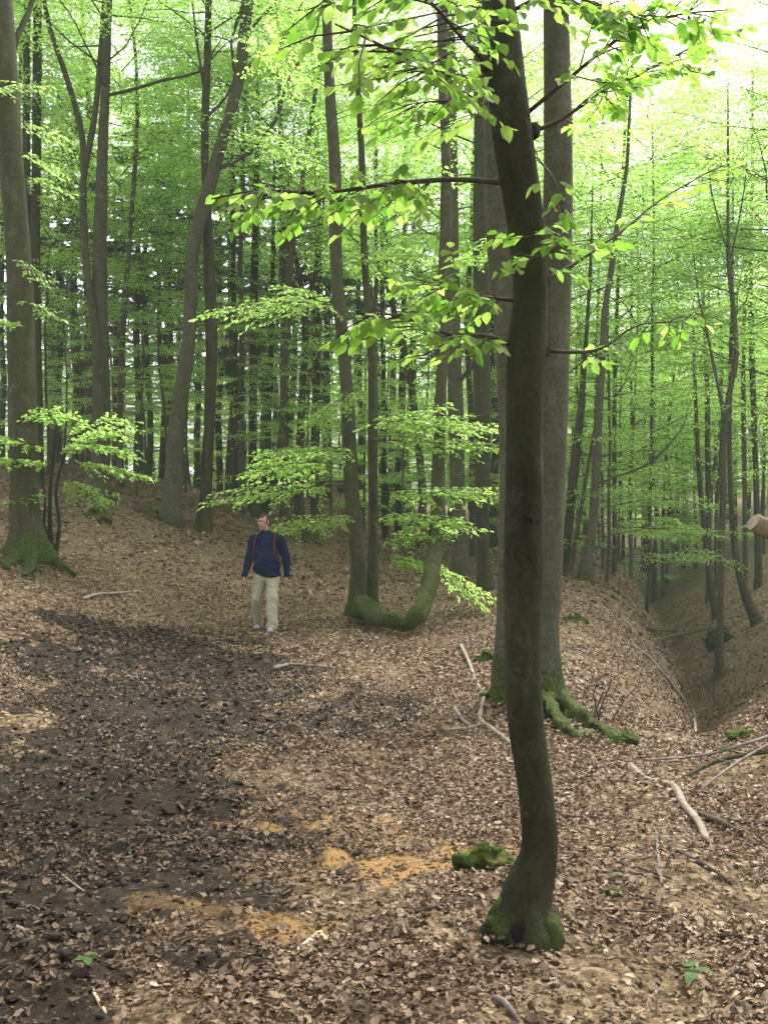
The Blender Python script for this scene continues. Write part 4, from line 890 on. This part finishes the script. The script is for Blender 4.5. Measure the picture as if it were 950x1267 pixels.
# ------------------------------------------------------------------ sticks, logs, moss, seedlings
def stick(name, label, pts, w0, w1, mat, cat='branch', twigs=0, seed=0, moss=0., group=None, lift=.6, par=None):
    q = []
    for i, p in enumerate(pts):
        gpt = hit(p[0], p[1]); r = .85 * (w0 + (w1 - w0) * i / max(1, len(pts) - 1)) / 2 / F * gpt.y
        q.append([gpt.x, gpt.y, gpt.z + r * lift + (p[2] if len(p) > 2 else 0), r])
    q = np.array(q); o = q[0, :3].copy(); q[:, :3] -= o
    for i in range(1, len(q) - 1): q[i, :3] += np.random.default_rng(seed + i).normal(0, q[i, 3] * .9, 3)
    parts = [tube(q, 9, max(.03, q[0, 3] * 1.2), .16, seed=seed)[:2]]
    V, Fc = merge(parts)
    root = thing(name, label, cat, o, group)
    at = {'moss': ('POINT', np.full(len(V), moss))}
    ob('stem' , mesh_np('stem', V, Fc, [mat], None, at), root)
    r_ = np.random.default_rng(seed + 50); c = catmull(q, .05)
    for k in range(twigs):
        a = c[int(len(c) * (.2 + .7 * (k + .5) / twigs))]; ax = nrm(q[-1, :3] - q[0, :3]); sd_ = nrm(np.cross([0, 0, 1.], ax)) * (1 if k % 2 else -1)
        l = r_.uniform(.15, .4) * np.linalg.norm(q[-1, :3]); d = nrm(ax * .6 + sd_ * .7 + np.array([0, 0, r_.uniform(.0, .3)])); r = a[3] * .5
        tq = [[*a[:3], r], [*(a[:3] + d * l * .5 + r_.normal(0, .03 * l, 3)), r * .7], [*(a[:3] + d * l), r * .3]]
        V, Fc, _ = tube(tq, 6, .05, .1, seed=k); ob('twig', mesh_np('twig', V, Fc, [mat], None, {'moss': ('POINT', np.zeros(len(V)))}), root)
    return root
ST_ = [
 ('curved bleached stick lying on the slope uphill of the walking man', [(103, 743), (120, 738), (150, 737), (174, 732)], 6, 3, M_dead_wood, 0),
 ('pale short stick at the edge of the dark mud', [(20, 1152), (45, 1155), (90, 1155)], 8, 5, M_dead_wood, 0),
 ('thin arched twig on the mud just above the pale short stick', [(71, 1079), (90, 1098), (115, 1111), (150, 1116), (190, 1117)], 4, 2, M_dead_wood, 0),
 ('thin dark twig crossing the leaves above the mud by the photo edge', [(0, 846), (25, 853), (50, 865)], 4, 2, M_dark_wood, 0),
 ('dark gnarled stick lying across the path beyond the sawdust', [(338, 829), (360, 826), (385, 826), (430, 830)], 6, 3, M_grey_wood, 2),
 ('long pale split stick leaning down the bank toward the big twin beech', [(570, 800), (580, 822), (592, 845), (600, 858)], 6, 5, M_dead_wood, 0),
 ('bent forked pale branch lying against the foot of the big twin beech', [(598, 868), (593, 892), (610, 908), (632, 922)], 9, 6, M_dead_wood, 1),
 ('thin grey stick above the bent forked branch', [(562, 878), (575, 895), (590, 905)], 6, 3, M_grey_wood, 0),
 ('brown stick on the leaves midway between the sawdust and the big twin beech', [(508, 950), (535, 962), (580, 968)], 7, 4, M_grey_wood, 1),
 ('dark twig lying uphill of that brown stick', [(470, 940), (500, 941), (530, 950)], 4, 2, M_dark_wood, 1),
 ('thick bleached branch broken in two on the bank of the ravine', [(779, 953), (810, 968), (832, 978), (850, 1003), (868, 1022), (874, 1042)], 12, 10, M_dead_wood, 0),
 ('dark rotten branch lying under the thick bleached branch', [(866, 1012), (890, 1024), (915, 1032)], 11, 6, M_dark_wood, 0),
 ('dark mossy ended branch sticking out of the litter near the slim crooked beech', [(828, 1052), (850, 1064), (875, 1078), (905, 1096)], 9, 5, M_dark_wood, 0),
 ('pale split wood sliver beside the sawdust', [(348, 1198), (370, 1183), (397, 1158)], 5, 9, M_pale_wood, 0),
 ('grey crooked stick next to the pale split sliver', [(396, 1208), (405, 1185), (420, 1165), (432, 1148)], 8, 7, M_grey_wood, 1),
 ('short grey stick below the crooked grey one', [(415, 1247), (428, 1228), (441, 1206)], 8, 6, M_grey_wood, 0),
 ('thin pale twig lying on the sawdust', [(405, 1044), (425, 1034), (442, 1036)], 4, 3, M_dead_wood, 0),
 ('dark twig beside the mossy mound reaching to the crooked beech', [(496, 1135), (530, 1128), (565, 1120), (600, 1114)], 5, 6, M_dark_wood, 1),
 ('thin grey stick standing out of the leaves in the lowest corner of the litter', [(485, 1228), (505, 1247), (535, 1262)], 6, 5, M_grey_wood, 0),
 ('broad brown stick end beside the thin grey one at the photo bottom', [(610, 1240), (625, 1254), (640, 1266)], 9, 9, M_grey_wood, 0),
 ('straw coloured stick lying in the leaf litter by the lower photo edge', [(115, 1230), (125, 1246), (132, 1256)], 6, 4, M_pale_wood, 0),
 ('upright looking grey twig in the litter downhill of the crooked beech', [(812, 1032), (815, 1060), (818, 1095)], 5, 4, M_grey_wood, 1),
 ('long thin twig crossing the litter toward the ravine', [(762, 1068), (790, 1076), (830, 1088)], 4, 3, M_dark_wood, 1),
 ('thin stick behind the crooked beech on its downhill side', [(740, 1062), (770, 1080), (800, 1085)], 4, 3, M_dark_wood, 2),
 ('dark stick lying on the rim between the mossy roots and the ravine', [(790, 912), (820, 918), (852, 925)], 5, 3, M_dark_wood, 0),
 ('long thin branch running down the rim into the ravine', [(765, 790), (800, 815), (835, 855), (855, 885), (862, 920)], 3.5, 4, M_grey_wood, 0),
 ('short dark stick on the bank above the mossy roots', [(715, 835), (740, 850), (765, 870)], 5, 3, M_dark_wood, 1),
 ('pale thin stick on the path behind the walking man', [(350, 722), (365, 727), (380, 728)], 3, 2, M_dead_wood, 0),
 ('dark stick in the leaves by the photo edge, below the spur', [(905, 1018), (930, 1023), (955, 1024)], 6, 4, M_dark_wood, 0),
 ('mossy branch lying across the bottom of the ravine', [(792, 786), (815, 792), (845, 786), (885, 779)], 6, 4, M_bark, 1),
 ('second mossy branch crossing just below in the ravine bottom', [(800, 780), (835, 782), (870, 793), (900, 790)], 5, 3, M_bark, 1),
 ('stick pale against the far ravine bank', [(845, 862), (856, 880), (862, 905)], 3, 2.5, M_dead_wood, 0),
]
for i, (lab, pts, a, b, m, tw) in enumerate(ST_):
    nm = 'twig' if 'twig' in lab.split(' lying')[0] and a < 5 else ('branch' if 'branch' in lab else 'stick')
    stick('fallen_branch' if nm == 'branch' else ('fallen_twig' if nm == 'twig' else 'fallen_stick'), lab, pts, a, b, m, nm, tw, 700 + i * 7, .62 if 'mossy branch' in lab else (.2 if 'mossy' in lab else 0))
for i, (lab, pts, a, b, tw, mo) in enumerate([
 ('long dead branch with moss at its thin end, reaching in from the spur edge', [(962, 950, .10), (920, 956, .12), (880, 958, .08), (845, 964, .0)], 7, 7, 2, .35),
 ('thin bare dead branch lying over the mossy ended one', [(960, 942, .18), (920, 952, .16), (870, 948, .08), (800, 945, .02)], 5, 3, 2, 0),
 ('crooked dead branch pointing down from the spur edge', [(955, 950, .16), (915, 962, .1), (880, 978, .04), (862, 986, .0)], 4, 3, 2, 0)]):
    stick('dead_branch', lab, pts, a, b, M_grey_wood if not mo else M_bark, 'branch', tw, 1100 + i * 9, mo)
# leaning sawn log reaching in at the edge
a, b = P(931, 646, 6.2), Vector((5.0, 6.6, 0)); b.z = hz(b.x, b.y)
lg = thing('leaning_log', 'sawn off pale log end poking in at the photo edge above the ravine', 'log', b)
q = np.array([[0, 0, -.15, .085], [*((a - b) * .5 + Vector((0, 0, .05))), .07], [*(a - b), .056]])
V, Fc, _ = tube(q, 20, .04, .14, seed=4, cap=False)
ob('trunk', mesh_np('trunk', V, Fc, [M_stub], None, {'moss': ('POINT', np.zeros(len(V)))}), lg)
dn = nrm(np.array(a - b) - q[1, :3]); pc = np.array(a - b)
cr = V[-20:]; V = np.vstack([cr, cr * .985 + pc * .015 + dn * .004, pc[None] + dn * .004]); jj = np.arange(20); Fc = [np.stack([jj, (jj + 1) % 20, 20 + (jj + 1) % 20, 20 + jj], -1), np.stack([20 + jj, 20 + (jj + 1) % 20, np.full(20, 40)], -1)]
ob('cut_face', mesh_np('cut_face', V, Fc, [M_dead_wood], smooth=False), lg)

def mound(label, px, py, wpx, hpx, seed, cat='moss', name='moss_mound', rz=0., base=None):
    gpt = hit(px, py + hpx * .4); s = gpt.y / F; w_, h_ = wpx * s / 2, hpx * s
    r_ = np.random.default_rng(seed); pr = []
    for k in range(13):
        ux = r_.uniform(-.95, .95); e_ = 1 - .6 * ux * ux
        pr.append(('ell', (ux * w_, r_.uniform(-.6, .6) * w_ * .7 * e_, r_.uniform(-.15, .3) * h_ * e_), (w_ * r_.uniform(.16, .36), w_ * r_.uniform(.16, .34), h_ * r_.uniform(.25, .6) * e_)))
    pr.append(('ell', (0, 0, -.15 * h_), (w_ * .8, w_ * .55, h_ * .42)))
    me = setmat(blobs(pr, max(.007, w_ * .045), 2, w_ * .30, 1.9 / w_, seed), base or M_moss)
    o = ob(name, me, None, gpt); tag(o, label, cat); o.rotation_euler = (0, 0, rz); moss_spots.append((gpt.x, gpt.y, w_ * 1.2)); return o
mound('lumpy green moss mound beside the orange sawdust, touching the crooked beech', 600, 1056, 92, 40, 21)
mound('dark green moss cushion on the rim of the ravine', 713, 763, 34, 20, 2)
mound('mossy hump at the lower end of the big twin beech roots', 770, 915, 40, 18, 3)
mound('low moss patch behind the big twin beech on its uphill side', 603, 812, 34, 22, 4)
mound('mossy stump under the old beech on the slope crest', 120, 634, 46, 22, 5, 'stump', 'mossy_stump')
mound('small dark mossy stump uphill of the leaning forked beech', 183, 631, 24, 18, 6, 'stump', 'mossy_stump')
mound('tall mossy stump beyond the walking man', 383, 657, 28, 34, 7, 'stump', 'mossy_stump')
mound('tiny moss tuft on the leaves near the sapling', 35, 712, 18, 10, 8)
mound('small moss cushion in the litter downhill of the crooked beech', 757, 1102, 26, 14, 9)
mound('dark root plate lump standing in the ravine', 895, 784, 40, 30, 10, 'root', 'root_lump', base=M_bark_dark).data.attributes.new('moss', 'FLOAT', 'POINT')
mound('moss hump at the far end of the second rooted clump near the photo edge', 925, 905, 50, 10, 11)
M_green = leaf_material('seedling_leaf', [(0, (.045, .10, .02)), (1, (.08, .14, .03))], [(0, (.12, .28, .04)), (1, (.22, .40, .07))], .4, .6, veins=True)
V_, Q_ = leaf_shape(3); SL = mesh_np('leaf', V_, [Q_], [M_green])
for i, (lab, px, py, s) in enumerate([('tiny bright seedling alone in the dark mud', 102, 996, .05), ('seedling with two leaves in the leaf litter at the lower mud edge', 105, 1203, .055), ('green seedling in the litter at the lowest photo corner past the crooked beech', 857, 1224, .075), ('small seedling between the mud and the sawdust', 160, 1062, .03),
        ('leafy seedling on the mossy roots of the big twin beech', 715, 885, .10), ('pale seedling in the leaves downhill of the bent stem', 555, 765, .10), ('small seedling under the tip of the mossy roots', 722, 916, .09), ('faint seedling just above the sawdust', 436, 998, .035), ('seedling low in the litter right of the crooked beech', 760, 1090, .04)]):
    gpt = hit(px, py); t = thing('seedling', lab, 'seedling', gpt)
    V, Fc, _ = tube([[0, 0, -.01, s * .04], [0, 0, s * .5, s * .03], [s * .1, 0, s * .9, s * .02]], 6, .02, 0); ob('stem', mesh_np('stem', V, Fc, [M_green]), t)
    for k in range(4 if s > .05 else 3):
        o = ob('leaf', SL, t, (s * .08, 0, s * (.7 + .1 * k))); o.scale = (s, s, s); o.rotation_euler = (0, .15, i + k * 2.1)
# dead brush standing in the ravine
for i, (px, py, lab) in enumerate([(850, 862, 'tangle of thin dead stems on the ravine rim, nearest the notch'), (880, 850, 'bushy dead brush deep in the ravine below the pale V forked beech'), (742, 895, 'single bare dead shoot rising beside the mossy roots'), (905, 870, 'sparse dead brush beside the spur')]):
    gpt = hit(px, py); t = thing('dead_shrub', lab, 'shrub', gpt); r_ = np.random.default_rng(80 + i); n = 4 if i == 2 else 26
    A_, B_, a_, b_ = [], [], [], []
    for k in range(n):
        p = np.array([r_.normal(0, .35 if i != 2 else .04), r_.normal(0, .3 if i != 2 else .04), -.05]); d = nrm(np.array([r_.normal(0, .45), r_.normal(0, .3), 1])); l = r_.uniform(.4, 1.1)
        for j in range(4):
            p2 = p + d * l / 4; A_.append(p); B_.append(p2); a_.append(.009 * (1 - j * .22)); b_.append(.009 * (1 - (j + 1) * .22)); p = p2; d = nrm(d + r_.normal(0, .25, 3))
    V, Fc = prisms(np.array(A_), np.array(B_), np.array(a_), np.array(b_), 4); o = ob('foliage', mesh_np('foliage', V, Fc, [M_dark_wood]), t); o['kind'] = 'stuff'
# ------------------------------------------------------------------ ground, litter
ground = build_ground()
def slope(x, y):
    e = .05; return nrm(np.stack([-(hgt(x + e, y) - hgt(x - e, y)) / (2 * e), -(hgt(x, y + e) - hgt(x, y - e)) / (2 * e), np.ones_like(x)], -1))
def litter(y0, y1, dens, L, tilt, fine, lift):
    area = .4 * (y1 ** 2 - y0 ** 2) * 1.0 + 1.8 * (y1 - y0); n = int(area * dens)
    y = np.sqrt(rng.uniform(y0 ** 2, y1 ** 2, n)); x = rng.uniform(-1, 1, n) * (.41 * y + .9)
    m = mud(x, y); s = sawdust(x, y)
    clump = np.clip(.75 + 1.3 * fbm(x * 1.3 + 40, y * 1.3, 3), .15, 1.2)
    u = x - np.interp(y, GY, GX); bare = np.exp(-((u + .4) / 1.1) ** 2) * sstep(10, 12.5, y)
    keep = rng.random(n) < (1 - .72 * m) * (1 - .78 * s) * clump * (1 - .4 * bare)
    x, y = x[keep], y[keep]; n = len(x)
    N = nrm(slope(x, y) + rng.normal(0, tilt, (n, 3)) * np.array([1, 1, .3])); th = rng.uniform(0, 6.283, n)
    D = np.stack([np.cos(th), np.sin(th), np.zeros(n)], -1); D = nrm(D - N * (D * N).sum(-1, keepdims=True))
    LL = L * rng.uniform(.55, 1.2, n)
    Pb = np.stack([x, y, hgt(x, y) + rng.uniform(.003, lift, n) + .2 * LL * np.abs(N[:, 0]) + .1 * LL], -1) - D * LL[:, None] * .5
    return Pb, D, N, LL, mud(x, y)
parts, sh = [], []
for a in ((2.9, 6, 2900, .036, .28, True, .022), (2.9, 6, 2600, .019, .45, False, .025), (6, 11, 1800, .039, .30, True, .024), (6, 11, 800, .024, .45, False, .025), (11, 20, 560, .062, .33, False, .03), (20, 46, 75, .12, .25, False, .04)):
    Pb, D, N, LL, mm = litter(*a)
    v, fc, kf = leaf_geo(Pb, D, N, LL, .66, a[5], .24, .085)
    parts.append((v, fc)); s_ = np.clip(rng.beta(1.5, 1.7, len(Pb)) * (1 - .66 * mm) + .03, 0, 1); sh.append((a[5], np.repeat(s_, kf)))
V, Fc = merge(parts)
sh_all = np.concatenate([s for f_, s in sh if f_] + [s for f_, s in sh if not f_])
lit = ob('leaf_litter', mesh_np('leaf_litter', V, Fc, [M_dead], None, {'shade': ('FACE', sh_all)}, smooth=False))
tag(lit, 'brown dead beech leaves carpeting the forest floor', 'leaves', kind='stuff')
n = 2600; y = np.sqrt(rng.uniform(3 ** 2, 15 ** 2, n)); x = rng.uniform(-1, 1, n) * (.4 * y + .6); l = rng.gamma(2., .045, n); th = rng.uniform(0, 6.28, n)
A_ = np.stack([x, y, hgt(x, y) + rng.uniform(.006, .03, n)], -1); x2 = x + l * np.cos(th); y2 = y + l * np.sin(th); B_ = np.stack([x2, y2, hgt(x2, y2) + rng.uniform(.006, .04, n)], -1)
r_ = rng.uniform(.0015, .0045, n); V, Fc = prisms(A_, B_, r_, r_ * .5, 4)
tag(ob('twig_litter', mesh_np('twig_litter', V, Fc, [M_dark_wood])), 'broken little twigs strewn through the dead leaves', 'twigs', kind='stuff')
n = 6000; y = np.sqrt(rng.uniform(3 ** 2, 16 ** 2, n)); x = np.interp(y, MUDY, MUDX) + rng.normal(0, .75, n) * np.interp(y, MUDY, MUDW); q = mud(x, y) > .35; x, y = x[q], y[q]; n = len(x)
ph = (1 + 5 ** .5) / 2; ico = nrm(np.array([[-1, ph, 0], [1, ph, 0], [-1, -ph, 0], [1, -ph, 0], [0, -1, ph], [0, 1, ph], [0, -1, -ph], [0, 1, -ph], [ph, 0, -1], [ph, 0, 1], [-ph, 0, -1], [-ph, 0, 1]], float))
icf = np.array([[0, 11, 5], [0, 5, 1], [0, 1, 7], [0, 7, 10], [0, 10, 11], [1, 5, 9], [5, 11, 4], [11, 10, 2], [10, 7, 6], [7, 1, 8], [3, 9, 4], [3, 4, 2], [3, 2, 6], [3, 6, 8], [3, 8, 9], [4, 9, 5], [2, 4, 11], [6, 2, 10], [8, 6, 7], [9, 8, 1]])
V = ico[None] * (1 + rng.normal(0, .34, (n, 12, 1))) * (np.minimum(rng.gamma(1.6, .006, n), .018)[:, None, None] + .005) * np.array([1.3, 1.3, .6]) + np.stack([x, y, hgt(x, y) + .006], -1)[:, None]
M_mud = plain('mud_clod', (.030, .020, .012), .85, 45, .55, .15, .8, .01)
tag(ob('mud_clods', mesh_np('mud_clods', V.reshape(-1, 3), [(np.arange(n)[:, None, None] * 12 + icf[None]).reshape(-1, 3)], [M_mud])), 'crumbled dark clods of churned mud along the track', 'mud', kind='stuff')
DL = []
for i in range(8):
    r_ = np.random.default_rng(900 + i); V, Q = leaf_shape(60 + i); V = V - np.array([.5, 0, 0])
    V[:, 2] += r_.uniform(-.5, .7) * V[:, 1] ** 2 * 3 + r_.uniform(-.3, .5) * V[:, 0] ** 2 + .05 * r_.normal(size=len(V)); V[:, 1] *= r_.uniform(.8, 1.15)
    DL.append(mesh_np('fallen_leaf', V, [Q], [M_dead_one]))
n = 0
while n < 300:
    y = math.sqrt(random.uniform(3.25 ** 2, 4.7 ** 2)); x = random.uniform(-1, 1) * .37 * y
    if float(mud(x, y)) > .5 and random.random() < .8: continue
    o = ob('fallen_leaf', DL[n % 8], ground, (x, y, hz(x, y) + random.uniform(.03, .05)))
    sc = random.uniform(.034, .052); o.scale = (sc, sc, sc); o.rotation_euler = (random.gauss(0, .4), random.gauss(0, .4), random.uniform(0, 6.28)); n += 1
# ------------------------------------------------------------------ haze
hm = NT('haze'); pv = hm.n('ShaderNodeVolumePrincipled'); pv.inputs['Color'].default_value = (.84, .97, .80, 1); pv.inputs['Density'].default_value = .0010; pv.inputs['Anisotropy'].default_value = .2
hm.l(pv.outputs[0], hm.out.inputs['Volume'])
bm = bmesh.new(); bmesh.ops.create_cube(bm, size=1, matrix=Matrix.Translation((0, 80, 15)) @ Matrix.Diagonal((270, 230, 48, 1)))
me = bpy.data.meshes.new('haze'); bm.to_mesh(me); bm.free(); me.materials.append(hm.m); tag(ob('haze', me), 'thin pale moist air between the trees', 'haze', kind='stuff')
